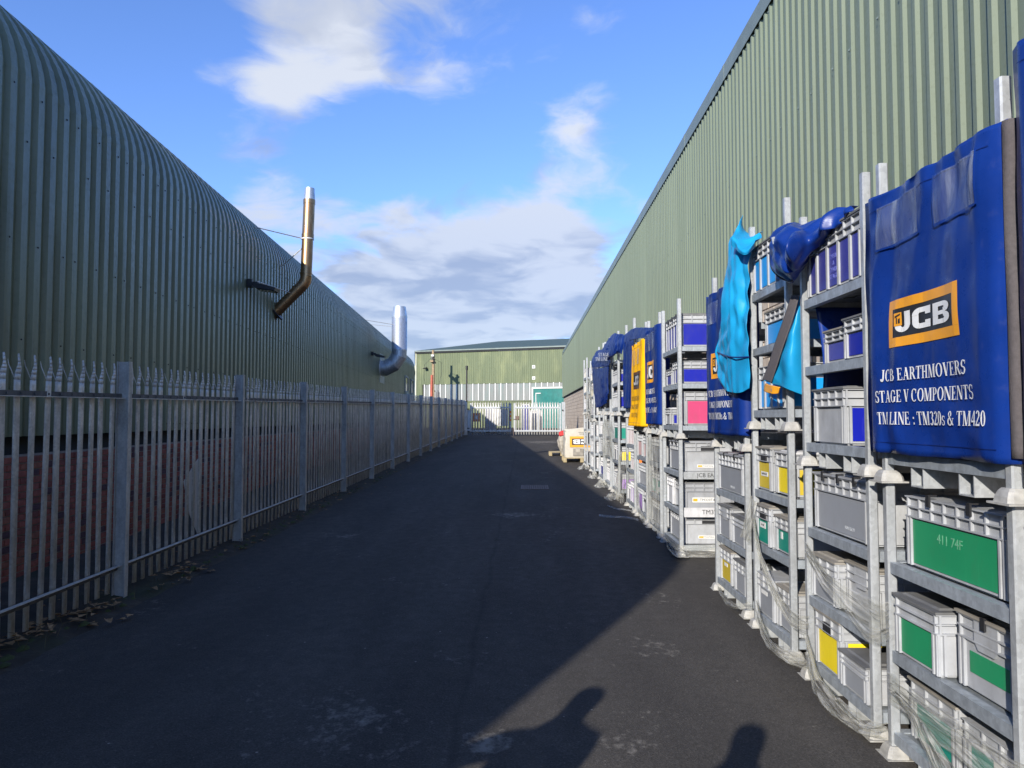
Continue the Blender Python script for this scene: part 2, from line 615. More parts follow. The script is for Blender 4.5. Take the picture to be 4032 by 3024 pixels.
M = {
    'asphalt': asphalt(), 'soil': soil(),
    'galv': galvanised("galvanised steel", (0.53, 0.55, 0.56), 0.38, 0.40),
    'galv_rail': galvanised("galvanised rail steel", (0.42, 0.46, 0.50), 0.42, 0.35),
    'galv_old': galvanised("weathered galvanised steel", (0.76, 0.745, 0.70), 0.55, 0.25),
    'cast': simple("cast foot metal", (0.37, 0.36, 0.335), 0.65, 0.2, 0.25, 20.0, 0.3, True),
    'galv_post': galvanised("dull galvanised post steel", (0.50, 0.50, 0.48), 0.55, 0.25),
    'dark_and_grime': galvanised("dark flange galvanised steel", (0.10, 0.105, 0.11), 0.6, 0.2),  # darker tone for the rails' upright flanges and bolts
    'deck': galvanised("shelf deck steel", (0.30, 0.33, 0.35), 0.5, 0.35),
    'clad_l': cladding("olive cladding", (0.150, 0.178, 0.108), (0.215, 0.240, 0.155), 0.34, (0.060, 0.055, 0.020), 0.5),
    'clad_r': cladding("sage cladding", (0.142, 0.172, 0.116), (0.178, 0.208, 0.144), 0.5),
    'clad_f': cladding("faded moss green cladding", (0.108, 0.134, 0.066), (0.150, 0.175, 0.088), 0.55, (0.225, 0.245, 0.115), 0.8),
    'roof_f': simple("green roof sheet", (0.062, 0.092, 0.062), 0.6, 0, 0.1, 2.0, 0.0, True),
    'trim': simple("grey green flashing", (0.150, 0.185, 0.165), 0.45, 0, 0.12, 3.0, 0.0, True),
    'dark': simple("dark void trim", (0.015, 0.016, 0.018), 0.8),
    'mortar': simple("mortar", (0.30, 0.265, 0.24), 0.95, 0, 0.2, 12.0, 0.4, True),
    'brick1': simple("red brick", (0.36, 0.105, 0.07), 0.85, 0, 0.25, 18.0, 0.4, True),
    'brick2': simple("dark red brick", (0.26, 0.078, 0.056), 0.85, 0, 0.25, 18.0, 0.4, True),
    'brick3': simple("purple brick", (0.115, 0.055, 0.06), 0.85, 0, 0.25, 18.0, 0.4, True),
    'brick4': simple("orange brick", (0.34, 0.12, 0.07), 0.85, 0, 0.25, 18.0, 0.4, True),
    'block1': simple("concrete block", (0.43, 0.36, 0.285), 0.92, 0, 0.14, 9.0, 0.08, True),
    'block2': simple("darker concrete block", (0.38, 0.315, 0.25), 0.92, 0, 0.14, 9.0, 0.08, True),
    'blockm': simple("block mortar", (0.34, 0.29, 0.235), 0.95, 0, 0.15, 9.0, 0.2, True),
    'crate': simple("grey crate plastic", (0.375, 0.385, 0.40), 0.48, 0, 0.13, 7.0, 0.0, True, dark_and_grime=0.30, rnd=0.16),
    'crate2': simple("darker grey crate plastic", (0.32, 0.33, 0.35), 0.5, 0, 0.13, 7.0, 0.0, True, dark_and_grime=0.30, rnd=0.16),
    'crate3': simple("pale grey crate plastic", (0.52, 0.52, 0.53), 0.5, 0, 0.12, 7.0, 0.0, True, dark_and_grime=0.30, rnd=0.16),
    'lid': simple("dusty grey lid", (0.235, 0.215, 0.185), 0.75, 0, 0.25, 7.0, 0.1, True),
    'lid_dark': simple("dark grey lid", (0.135, 0.135, 0.135), 0.6, 0, 0.2, 7.0, 0.1, True),
    'black': simple("black plastic", (0.018, 0.018, 0.02), 0.5),
    'green': simple("green card", (0.015, 0.255, 0.105), 0.45, 0, 0.05, 3.0, 0, True, dark_and_grime=0.12, rnd=0.12),
    'teal': simple("teal card", (0.006, 0.225, 0.165), 0.45, 0, 0.08, 3.0, 0, True, dark_and_grime=0.12, rnd=0.12),
    'blue': simple("blue card", (0.002, 0.008, 0.30), 0.4, 0, 0.05, 3.0, 0, True, dark_and_grime=0.12, rnd=0.12),
    'blue2': simple("faded blue card", (0.04, 0.045, 0.27), 0.45, 0, 0.1, 3.0, 0, True, dark_and_grime=0.12, rnd=0.12),
    'cyan': simple("cyan card", (0.004, 0.28, 0.72), 0.4, 0, 0.05, 3.0, 0, True, dark_and_grime=0.12, rnd=0.12),
    'yellow': simple("yellow card", (0.80, 0.62, 0.015), 0.45, 0, 0.06, 3.0, 0, True, dark_and_grime=0.12, rnd=0.12),
    'yellow2': simple("mustard card", (0.55, 0.41, 0.03), 0.5, 0, 0.12, 3.0, 0, True, dark_and_grime=0.12, rnd=0.12),
    'pink': simple("pink card", (0.52, 0.05, 0.15), 0.45, 0, 0.05, 3.0, 0, True, dark_and_grime=0.12, rnd=0.12),
    'palepink': simple("pale pink card", (0.62, 0.40, 0.38), 0.5, 0, 0.08, 3.0, 0, True),
    'magenta': simple("magenta card", (0.75, 0.16, 0.70), 0.45, 0, 0.05, 3.0, 0, True),
    'purple': simple("purple card", (0.36, 0.22, 0.52), 0.5, 0, 0.08, 3.0, 0, True),
    'orange': simple("orange card", (0.85, 0.20, 0.02), 0.5, 0, 0.08, 3.0, 0, True),
    'greycard': simple("grey card", (0.25, 0.262, 0.285), 0.55, 0, 0.05, 3.0, 0, True, dark_and_grime=0.12, rnd=0.12),
    'white': simple("white sticker", (0.64, 0.635, 0.61), 0.55, 0, 0.05, 8.0, 0, True),
    'ink': simple("black ink", (0.03, 0.03, 0.032), 0.6),
    'faint': simple("faint pale ink", (0.13, 0.36, 0.21), 0.6),
    'faintblue': simple("faint blue ink", (0.14, 0.16, 0.50), 0.6),
    'faintgrey': simple("faint grey ink", (0.42, 0.44, 0.46), 0.6),
    'faintpink': simple("faint dark pink ink", (0.62, 0.10, 0.24), 0.6),
    'tarp_blue': vinyl("royal blue tarpaulin", (0.006, 0.031, 0.20), 0.27, 0.22, 0.04),
    'tarp_navy': vinyl("navy tarpaulin", (0.006, 0.018, 0.115), 0.30, 0.25, 0.05),
    'tarp_dull': vinyl("dulled navy tarpaulin", (0.006, 0.026, 0.165), 0.36, 0.08, 0.0, 0.12),
    'tarp_cyan': vinyl("cyan tarpaulin", (0.012, 0.27, 0.53), 0.28, 0.18, 0.0),
    'tarp_yellow': vinyl("yellow tarpaulin", (0.78, 0.40, 0.007), 0.5, 0.08, 0.02, 0.08),
    'velcro': simple("brown grey velcro", (0.085, 0.075, 0.078), 0.95, 0, 0.15, 60.0, 0.5, True),
    'logo_amber': simple("amber print", (0.78, 0.33, 0.022), 0.4, 0, 0.06, 5.0, 0, True),
    'logo_black': simple("black print", (0.022, 0.022, 0.024), 0.4),
    'logo_white': simple("white print", (0.74, 0.74, 0.73), 0.42, 0, 0.04, 8.0, 0, True),
    'print_brown': simple("brown print", (0.20, 0.13, 0.02), 0.5),
    'print_dark': simple("dark brown print", (0.10, 0.045, 0.02), 0.5),
    'film': film(), 'pocket': clear_pocket(),
    'bag': simple("woven white polypropylene", (0.47, 0.44, 0.375), 0.85, 0, 0.08, 9.0, 0.3, True),
    'wood': simple("weathered pallet timber", (0.36, 0.29, 0.165), 0.85, 0, 0.25, 6.0, 0.3, True),
    'red': simple("red cloth", (0.55, 0.03, 0.03), 0.8, 0, 0.2, 9.0, 0.2, True),
    'ragteal': simple("dark teal cloth", (0.02, 0.12, 0.09), 0.85, 0, 0.25, 9.0, 0.2, True),
    'raggrey': simple("grey beige sacking", (0.36, 0.33, 0.28), 0.9, 0, 0.2, 9.0, 0.2, True),
    'bronze': galvanised("heat tinted steel flue", (0.50, 0.30, 0.155), 0.38, 0.95),
    'steel': galvanised("bright spiral duct steel", (0.60, 0.63, 0.66), 0.46, 0.8),
    'panel': simple("cream patch panel", (0.50, 0.50, 0.36), 0.7, 0, 0.1, 4.0, 0, True),
    'glass': simple("dark window glass", (0.012, 0.014, 0.018), 0.12, 0, 0.1, 3.0),
    'frame': simple("window frame paint", (0.27, 0.29, 0.26), 0.6),
    'translucent': cladding("weathered rooflight sheet", (0.155, 0.165, 0.155), (0.235, 0.240, 0.222), 0.4, (0.135, 0.215, 0.195), 0.8),
    'whitestrip': simple("white cover strip", (0.62, 0.62, 0.58), 0.6, 0, 0.06, 5.0, 0, True),
    'door_teal': vinyl("teal door curtain", (0.014, 0.155, 0.135), 0.4, 0.3),
    'pole_wood': simple("weathered pole timber", (0.30, 0.215, 0.125), 0.9, 0, 0.25, 5.0, 0.3, True),
    'pole_red': simple("faded red cable cover", (0.42, 0.105, 0.062), 0.75, 0, 0.2, 4.0, 0, True),
    'iron': simple("rusty grate iron", (0.155, 0.105, 0.085), 0.7, 0.2, 0.25, 20.0, 0.3, True),
    'sign_orange': simple("orange sign", (0.85, 0.22, 0.015), 0.5),
    'leaf': simple("dead leaf", (0.30, 0.18, 0.085), 0.85, 0, 0.4, 10.0, 0, True),
    'stem': simple("dry stem", (0.10, 0.085, 0.04), 0.9, 0, 0.3, 10.0, 0, True),
    'moss': simple("moss", (0.045, 0.060, 0.014), 0.95, 0, 0.4, 20.0, 0.5, True),
    'coat': simple("dark coat", (0.03, 0.032, 0.04), 0.9),
    'skin': simple("skin", (0.45, 0.27, 0.20), 0.6),
}

# ------------------------------------------------------------------ ground
def sheet_grid(name, xs, ys, dz, mat, kind='structure'):
    mb = MB()
    vs, fs = [], []
    for y in ys:
        for x in xs:
            vs.append((x, y, gz(y) + dz))
    n = len(xs)
    for j in range(len(ys) - 1):
        for i in range(n - 1):
            fs.append((j * n + i, j * n + i + 1, (j + 1) * n + i + 1, (j + 1) * n + i))
    mb.add(vs, fs)
    return tag(mb.build(name, mat), kind=kind)


sheet_grid('ground', [-900, -60, 0, 60, 900], [-900, -60, -20, 0, 50, 120, 1500], -0.008, M['soil'])
# the made-up road, its left edge ragged along the fence
rb = MB()
rv, rf = [], []
ys = [-40, -20, -6] + [k * 0.35 for k in range(0, 140)] + [50, 60, 90]
for y in ys:
    e = -3.46 + 0.05 * noise.noise(Vector((0.0, y * 0.9, 3.0))) + 0.03 * noise.noise(Vector((0.0, y * 3.3, 8.0)))
    if y > 45.2:
        e = -30.0
    rv += [(e, y, gz(y) - 0.001), (30.0, y, gz(y) - 0.001)]
for i in range(len(ys) - 1):
    rf.append((2 * i, 2 * i + 1, 2 * i + 3, 2 * i + 2))
rb.add(rv, rf)
tag(rb.build('road', M['asphalt']), kind='structure')

# soil and moss banked against the fence foot
vb = MB()
vv, vf = [], []
ys = [k * 0.11 for k in range(20, 410)]
xs = [-4.6, -4.2, -3.95, -3.78, -3.66, -3.56, -3.47, -3.40]
for y in ys:
    for i, x in enumerate(xs):
        h = (0.055, 0.05, 0.045, 0.04, 0.036, 0.026, 0.010, -0.012)[i]
        h += 0.022 * noise.noise(Vector((x * 6, y * 5, 1.0))) * (1 if i < 7 else 0) + (0.025 * max(0, noise.noise(Vector((x * 2, y * 1.1, 5.0)))) if i < 6 else 0)
        vv.append((x + 0.045 * noise.noise(Vector((i * 3.0, y * 1.4, 9.0))), y, gz(y) + h))
n = len(xs)
for j in range(len(ys) - 1):
    for i in range(n - 1):
        vf.append((j * n + i, j * n + i + 1, (j + 1) * n + i + 1, (j + 1) * n + i))
vb.add(vv, vf, 0, True)
tag(vb.build('verge', M['soil']), kind='structure')

# ------------------------------------------------------------------ left building: arched warehouse on a brick plinth
ARCH_ROT = math.atan(0.0626)
Y0L, Y1L = -4.75, 53.1
arch = empty('arched_warehouse', (-4.68, 0, 0), ARCH_ROT)
tag(arch, 'long olive green warehouse with curved corrugated eaves above a red brick plinth', 'warehouse')
PITCH = 0.238
WALL0, SPR, RAD = 1.56, 5.21, 1.224


def arch_sheet():
    mb = MB()
    # the profile along the wall: crown, flank, pan, flank
    prof = []
    for k in range(5):
        o = k * PITCH
        prof += [(o + 0.000, 0.0), (o + 0.105, 0.0), (o + 0.132, -0.044), (o + 0.211, -0.044)]
    prof.append((5 * PITCH + 0.0, 0.0))
    prof.append((5 * PITCH + 0.04, 0.002))
    rows = [(WALL0, None), (3.4, None), (SPR - 0.1, None)]
    arc = 26
    rings = []
    for z, _ in rows:
        rings.append([(d, y, z) for (y, d) in prof])
    for j in range(arc + 1):
        a = math.pi / 2 * j / arc
        cr = 0.0025 if j % 2 else -0.0025
        ring = []
        for (y, d) in prof:
            rr = RAD + d + cr
            ring.append((-RAD + rr * math.cos(a), y, SPR + rr * math.sin(a)))
        rings.append(ring)
    ring = []
    for (y, d) in prof:
        ring.append((-RAD - 10.5, y, SPR + RAD + d + 0.9))
    rings.append(ring)
    n = len(prof)
    vs = [p for r in rings for p in r]
    fs = []
    for j in range(len(rings) - 1):
        for i in range(n - 1):
            fs.append((j * n + i, j * n + i + 1, (j + 1) * n + i + 1, (j + 1) * n + i))
    mb.add(vs, fs, 0)
    # fixing screws with their washers
    for z, ks in ((1.66, (0, 1, 2, 3, 4)), (2.55, (1, 4)), (3.55, (0, 2, 4)), (4.6, (1, 3)), (5.12, (0, 2, 4))):
        for k in ks:
            y = k * PITCH + 0.052
            vs = [(0.001, y + 0.011 * math.cos(a), z + 0.011 * math.sin(a)) for a in [i * math.pi / 3 for i in range(6)]]
            vs += [(0.009, y + 0.008 * math.cos(a), z + 0.008 * math.sin(a)) for a in [i * math.pi / 3 for i in range(6)]]
            mb.add(vs, [(0, 1, 7, 6), (1, 2, 8, 7), (2, 3, 9, 8), (3, 4, 10, 9), (4, 5, 11, 10), (5, 0, 6, 11), (6, 7, 8, 9, 10, 11)], 1)
    return mb.mesh('cladding_sheet', [M['clad_l'], M['black']])


me = arch_sheet()
ns = 0
y = Y0L
while y < Y1L - 0.3:
    link('cladding_sheet', me, arch, (0.0015 * (ns % 2), y, 0))
    y += 5 * PITCH
    ns += 1
Y1L = y
mb = MB()
mb.add([(-11.7, Y0L, 7.3), (-11.7, Y1L, 7.3), (-24, Y1L, 6.2), (-24, Y0L, 6.2)], [(0, 1, 2, 3)])
mb.build('roof', M['roof_f'], arch)
for (ya, yb) in ((Y0L + 0.05, Y0L + 0.15), (Y1L - 0.15, Y1L - 0.05)):
    mb = MB()
    poly = [(-24.0, -0.5), (-0.15, -0.5), (-0.15, 1.5), (-0.045, 1.56), (-0.045, SPR)]
    for j in range(1, 9):
        a = math.pi / 2 * j / 8
        poly.append((-RAD + (RAD - 0.045) * math.cos(a), SPR + (RAD - 0.045) * math.sin(a)))
    poly += [(-11.7, 7.25), (-24.0, 6.2)]
    mb.prism(poly, 1, ya, yb)
    mb.build('gable_wall', M['clad_l'], arch)
# brick plinth: mortar body, then bricks one by one where they show largest
mb = MB()
mb.box(-0.34, -0.110, Y0L + 0.2, Y1L - 0.2, -0.6, 1.37)
plinth = mb.build('brick_plinth', M['mortar'], arch)
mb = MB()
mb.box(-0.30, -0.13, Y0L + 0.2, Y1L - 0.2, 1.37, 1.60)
mb.build('shadow_gap', M['dark'], arch)  # near-black backing; the shade below the cladding is put in its colour
BL, BH, BJ = 0.215, 0.065, 0.010
brick_me = []
for k, mt in enumerate(('brick1', 'brick2', 'brick3', 'brick4')):
    b = MB()
    d = 0.004
    b.add([(0, 0, 0), (0, BL, 0), (0, BL, BH), (0, 0, BH), (0.016, d, d), (0.016, BL - d, d), (0.016, BL - d, BH - d), (0.016, d, BH - d)],
          [(4, 5, 6, 7), (0, 1, 5, 4), (1, 2, 6, 5), (2, 3, 7, 6), (3, 0, 4, 7)])
    brick_me.append(b.mesh('brick', M[mt]))
rs = random.Random(3)
stuff = MB()
nb = 0
for c in range(19):
    z = 1.355 - (c + 1) * (BH + BJ)
    yy = 4.4 + (0.1125 if c % 2 else 0.0)
    k = 0
    while yy < Y1L - 0.6:
        typ = rs.choice((0, 0, 0, 1, 1, 2, 3))
        pr = -0.112 + rs.uniform(-0.0015, 0.002)
        if 6.6 < yy < 10.4 and nb < 300 and c < 18:
            link('brick', brick_me[typ], plinth, (pr, yy, z))
            nb += 1
        elif yy < 34:
            d = 0.004
            stuff.add([(pr, yy, z), (pr, yy + BL, z), (pr, yy + BL, z + BH), (pr, yy, z + BH), (pr + 0.016, yy + d, z + d), (pr + 0.016, yy + BL - d, z + d),
                       (pr + 0.016, yy + BL - d, z + BH - d), (pr + 0.016, yy + d, z + BH - d)],
                      [(4, 5, 6, 7), (0, 1, 5, 4), (1, 2, 6, 5), (2, 3, 7, 6), (3, 0, 4, 7)], typ)
        yy += BL + BJ
bs = stuff.build('bricks', [M['brick1'], M['brick2'], M['brick3'], M['brick4']], plinth)
bs['kind'] = 'stuff'
# windows near the far end
for (ya, yb) in ((46.3, 48.2), (50.3, 52.0)):
    w = MB()
    za, zb = 3.36, 4.40
    for (a0, a1, b0, b1) in ((ya, ya + 0.12, za, zb), (yb - 0.12, yb, za, zb), (ya + 0.12, yb - 0.12, za, za + 0.1), (ya + 0.12, yb - 0.12, zb - 0.1, zb)):
        w.box(-0.02, 0.06, a0, a1, b0, b1)
    w = w.build('window', M['frame'], arch)
    g = MB()
    g.box(-0.015, 0.022, ya + 0.12, yb - 0.12, za + 0.1, zb - 0.1)
    g.build('pane', M['glass'], w)
    s = MB()
    s.box(-0.01, 0.14, ya - 0.06, yb + 0.06, za - 0.14, za - 0.003)
    s.build('window_sill', M['panel'], w)
# cream patches over an old opening behind the silver duct
for (za, zb) in ((3.40, 3.74), (4.46, 4.78)):
    mb = MB()
    mb.box(0.003, 0.02, 34.5, 36.2, za, zb)
    mb.build('patch_panel', M['panel'], arch)

ARM = Matrix.Translation((-4.68, 0, 0)) @ Matrix.Rotation(ARCH_ROT, 4, 'Z')


def aw(x, y, z):
    """from the left building's own frame to the world"""
    return ARM @ Vector((x, y, z))


# ------------------------------------------------------------------ flues and floodlights on the left building
def ring_band(mb, c, axis, r, h, n=20, m=0):
    a = Vector(axis).normalized()
    c = Vector(c)
    mb.tube([c - a * h / 2, c + a * h / 2], r, n, m)


root = empty('flue_pipe', aw(0, 16.85, 4.15), ARCH_ROT)
tag(root, 'slim bronze tinted flue rising from a slanted elbow on the left warehouse', 'flue', 'flues on the left warehouse')
mb = MB()
mb.tube([(-0.15, 0, -0.12), (0.64, 0, 0.70)], 0.128, 24)
mb.build('slanted_pipe', M['bronze'], root)
mb = MB()
mb.tube([(0.60, 0, 0.66), (0.655, 0, 0.74), (0.672, 0, 0.86)], 0.133, 24)
ring_band(mb, (0.47, 0, 0.53), (0.79, 0, 0.82), 0.140, 0.05)
ring_band(mb, (0.56, 0, 0.62), (0.79, 0, 0.82), 0.140, 0.03)
ring_band(mb, (0.672, 0, 0.93), (0, 0, 1), 0.138, 0.035)
mb.build('elbow', M['bronze'], root)
mb = MB()
mb.tube([(0.672, 0, 0.86), (0.70, 0, 1.78)], 0.128, 24)
mb.tube([(0.70, 0, 1.78), (0.725, 0, 2.62)], 0.130, 24)
ring_band(mb, (0.70, 0, 1.80), (0, 0, 1), 0.139, 0.09)
ring_band(mb, (0.724, 0, 2.60), (0, 0, 1), 0.136, 0.10)
mb.build('upright_pipe', M['bronze'], root)
mb = MB()
mb.tube([(0.726, 0, 2.64), (0.732, 0, 2.92)], [0.126, 0.108], 24, 0, True)
mb.build('tapered_cap', M['steel'], root)
mb = MB()
mb.tube([(-0.35, -1.3, 1.72), (0.60, 0, 1.74)], 0.012, 6)
mb.tube([(-0.14, 0.55, 1.1), (0.6, 0.02, 1.55)], 0.012, 6)
mb.tube([(0.0, -1.5, 0.46), (0.36, -0.02, 0.46)], 0.012, 6)
ring_band(mb, (0.697, 0, 1.73), (0, 0, 1), 0.143, 0.03)
mb.build('support_bracket', M['galv_old'], root)
mb = MB()
mb.tube([(-0.02, 0, 0.03), (0.008, 0, 0.05)], 0.24, 8)
mb.build('flashing_plate', M['black'], root)

root = empty('flue_pipe', aw(0, 34.9, 4.09), ARCH_ROT)
tag(root, 'fat silver spiral duct with segmented bend on the left warehouse', 'flue', 'flues on the left warehouse')
RD = 0.36
segs = [Vector((-0.1, 0, 0)), Vector((0.22, 0, 0.0)), Vector((0.62, 0, 0.20)), Vector((0.86, 0, 0.58)), Vector((0.88, 0, 0.84))]
mb = MB()
for i in range(len(segs) - 1):
    # mitred gores: rings tilted to the bisector of each joint
    def ringat(k):
        p = segs[k]
        if k == 0:
            t = (segs[1] - segs[0]).normalized()
        elif k == len(segs) - 1:
            t = Vector((0, 0, 1))
        else:
            t = ((segs[k] - segs[k - 1]).normalized() + (segs[k + 1] - segs[k]).normalized()).normalized()
        nrm = Vector((-t.z, 0, t.x))
        sc = 1.0
        if 0 < k < len(segs) - 1:
            sc = 1.0 / max(0.6, t.dot((segs[k] - segs[k - 1]).normalized()))
        return [p + nrm * RD * sc * math.cos(a) + Vector((0, 1, 0)) * RD * math.sin(a) for a in [2 * math.pi * j / 28 for j in range(28)]]
    A, B = ringat(i), ringat(i + 1)
    mb.add(A + B, [(j, (j + 1) % 28, 28 + (j + 1) % 28, 28 + j) for j in range(28)], 0, False)
mb.build('segmented_elbow', M['steel'], root)
mb = MB()
path, rr = [], []
z = 0.84
while z < 2.42:
    path += [(0.88, 0, z), (0.88, 0, z + 0.075)]
    rr += [RD, RD + 0.006]
    z += 0.08
mb.tube(path, rr, 28)
mb.build('spiral_duct', M['steel'], root)
mb = MB()
mb.tube([(0.88, 0, 2.41), (0.88, 0, 2.47)], RD + 0.012, 28)
mb.tube([(0.88, 0, 2.47), (0.88, 0, 2.93)], [RD, RD * 0.80], 28)
mb.build('tapered_cap', M['steel'], root)
mb = MB()
mb.tube([(-0.9, -1.8, 2.13), (0.62, -0.2, 2.05)], 0.014, 6)
mb.tube([(-0.95, -1.2, 1.98), (0.62, 0.2, 2.00)], 0.010, 6)
mb.build('guy_rod', M['galv_old'], root)
mb = MB()
mb.tube([(-0.03, 0, 0), (0.03, 0, 0)], RD + 0.06, 28)
mb.build('collar_flange', M['galv_old'], root)


def floodlight(loc, rz, label, s=1.0):
    r = empty('floodlight', loc, rz)
    tag(r, label, 'floodlight', 'floodlights on the warehouse walls')
    mb = MB()
    mb.box(0.0, 0.10 * s, -0.07 * s, 0.07 * s, -0.08 * s, 0.08 * s)
    mb.box(0.10 * s, 0.20 * s, -0.025 * s, 0.025 * s, -0.03 * s, 0.03 * s)
    mb.build('wall_bracket', M['black'], r)
    mb = MB()
    mb.prism([(0.16 * s, 0.0), (0.60 * s, -0.11 * s), (0.58 * s, -0.17 * s), (0.20 * s, -0.12 * s), (0.13 * s, -0.05 * s)], 1, -0.19 * s, 0.19 * s)
    mb.build('lamp_housing', M['black'], r)
    mb = MB()
    mb.prism([(0.22 * s, -0.126 * s), (0.56 * s, -0.169 * s), (0.56 * s, -0.180 * s), (0.22 * s, -0.137 * s)], 1, -0.16 * s, 0.16 * s)
    mb.build('lens', M['glass'], r)
    return r


floodlight(aw(0, 14.75, 4.46), ARCH_ROT, 'black floodlight on the left warehouse beside the bronze flue')
floodlight(aw(0, 31.9, 4.52), ARCH_ROT, 'black floodlight on the left warehouse beside the silver duct')

# ------------------------------------------------------------------ palisade fence
FX, P0, BAY, NB = -3.72, 1.23, 2.75, 16
fence = empty('palisade_fence', (FX, 0, 0))
tag(fence, 'grey galvanised palisade fence running along the left side of the road', 'fence')


def pale_mesh(h0, h1, w=0.066, name='pale'):
    mb = MB()
    xs = [0.0, 0.013, 0.009, 0.013, 0.0]
    us = [-0.5, -0.30, 0.0, 0.30, 0.5]
    rows = [(h0, 1, 0), (h1 - 0.235, 1, 0), (h1 - 0.19, 0.94, 0.0)]
    vs, fs = [], []
    for (z, s, xo) in rows:
        for x, u in zip(xs, us):
            vs.append((x + xo, u * w * s, z))
    for j in range(len(rows) - 1):
        for i in range(4):
            a = j * 5 + i
            fs.append((a, a + 1, a + 6, a + 5))
    mb.add(vs, fs, 0, True)
    # the head: a waisted, rounded point with a thin side prong splayed behind it
    z0, hh = h1 - 0.19, 0.19
    prev = None
    for (t, ul, ur, xo) in ((0.0, -0.47, 0.47, 0.004), (0.22, -0.46, 0.49, 0.006), (0.40, -0.36, 0.47, 0.010), (0.54, -0.23, 0.36, 0.014), (0.68, -0.17, 0.24, 0.014), (0.86, -0.14, 0.18, 0.010), (0.96, -0.09, 0.14, 0.006), (1.0, 0.0, 0.07, 0.004)):
        um = (ul + ur) / 2
        cur = [(xo, ul * w, z0 + hh * t), (xo + 0.010, um * w, z0 + hh * t), (xo, ur * w, z0 + hh * t)]
        if prev:
            mb.add(prev + cur, [(0, 1, 4, 3), (1, 2, 5, 4)], 0, True)
        prev = cur
    prev = None
    for (t, ul, ur, xo) in ((0.05, -0.47, -0.36, 0.002), (0.30, -0.62, -0.48, -0.012), (0.55, -0.80, -0.68, -0.026), (0.78, -0.86, -0.80, -0.032)):
        cur = [(xo, ul * w, z0 + hh * t), (xo, ur * w, z0 + hh * t)]
        if prev:
            mb.add(prev + cur, [(0, 1, 3, 2)])
        prev = cur
    o = mb.mesh(name, M['galv_old'])
    return o


pale_me = pale_mesh(0.09, 2.145)
rs = random.Random(5)
for b in range(NB):
    yb = P0 + b * BAY
    for k in range(17):
        yy = yb + 0.151 + k * 0.153
        o = link('pale', pale_me, fence, (0, yy, gz(yy)), (rs.gauss(0, 0.003), rs.gauss(0, 0.003), rs.gauss(0, 0.06)))
        solid(o, 0.003)
for b in range(NB):
    ya, yb = P0 + b * BAY + 0.024, P0 + (b + 1) * BAY - 0.024
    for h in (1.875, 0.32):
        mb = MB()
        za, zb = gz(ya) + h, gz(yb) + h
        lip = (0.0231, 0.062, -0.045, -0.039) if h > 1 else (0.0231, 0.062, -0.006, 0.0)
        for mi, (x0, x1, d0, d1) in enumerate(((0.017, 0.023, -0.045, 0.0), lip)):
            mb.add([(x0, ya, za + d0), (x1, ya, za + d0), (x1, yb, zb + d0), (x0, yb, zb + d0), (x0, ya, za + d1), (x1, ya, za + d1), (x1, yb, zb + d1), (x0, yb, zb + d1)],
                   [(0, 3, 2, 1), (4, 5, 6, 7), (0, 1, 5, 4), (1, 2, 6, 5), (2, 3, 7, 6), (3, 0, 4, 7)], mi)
        for k in range(17):
            yk = ya + 0.127 + k * 0.153
            mb.box(0.0232, 0.031, yk - 0.009, yk + 0.009, gz(yk) + h - 0.030, gz(yk) + h - 0.012, 0)
        mb.build('rail', [M['dark_and_grime'], M['galv_old']], fence)
mb = MB()
mb.box(-0.024, -0.016, -0.030, 0.030, -0.3, 2.17)
mb.box(0.082, 0.090, -0.030, 0.030, -0.3, 2.17)
mb.box(-0.0159, 0.0819, -0.0035, 0.0035, -0.3, 2.168)
post_me = mb.mesh('post', M['galv_post'])
for b in range(NB + 1):
    yy = P0 + b * BAY
    link('post', post_me, fence, (0, yy, gz(yy)), (rs.uniform(-0.006, 0.006), rs.uniform(-0.006, 0.006), 0))
# the torn grey sheet caught behind the fence
mb = MB()
pts = [(-0.10, 9.45, 1.02), (-0.10, 9.62, 0.62), (-0.12, 9.95, 0.28), (-0.16, 10.05, 0.75), (-0.16, 10.02, 1.28), (-0.12, 9.82, 1.24)]
mb.add([(FX + a - 0.1, b - 1.0, c) for a, b, c in pts], [(0, 1, 5), (1, 2, 3), (1, 3, 5), (3, 4, 5)], 0)
o = mb.build('plastic_sheet', M['logo_white'])
solid(o, 0.003)
tag(o, 'torn grey plastic sheet caught behind the fence near the second post', 'plastic sheet')

# ------------------------------------------------------------------ double gate across the far end
GY = 45.15
gp = MB()
gp.box(-3.78, -3.56, GY - 0.10, GY + 0.10, gz(GY) - 0.3, gz(GY) + 2.05)
o = gp.build('gate_post', M['galv_old'])
tag(o, 'square galvanised gate post where the fence meets the gate', 'gate post', 'gate posts')
mb = MB()
for h in (0.45, 1.62):
    mb.tube([(-3.557, GY - 0.02, gz(GY) + h), (-3.42, GY - 0.06, gz(GY) + h)], 0.035, 8)
mb.build('hinge', M['black'], o)
gp = MB()
gp.box(2.20, 2.42, GY - 0.10, GY + 0.10, gz(GY) - 0.3, gz(GY) + 2.05)
o = gp.build('gate_post', M['galv'])
tag(o, 'square galvanised gate post beside the concrete block wall', 'gate post', 'gate posts')
mb = MB()
mb.tube([(2.26, GY - 0.104, gz(GY) + 1.55), (2.26, GY - 0.17, gz(GY) + 1.55)], 0.05, 8)
mb.build('hinge', M['black'], o)
gpale = pale_mesh(0.07, 2.06, 0.084)


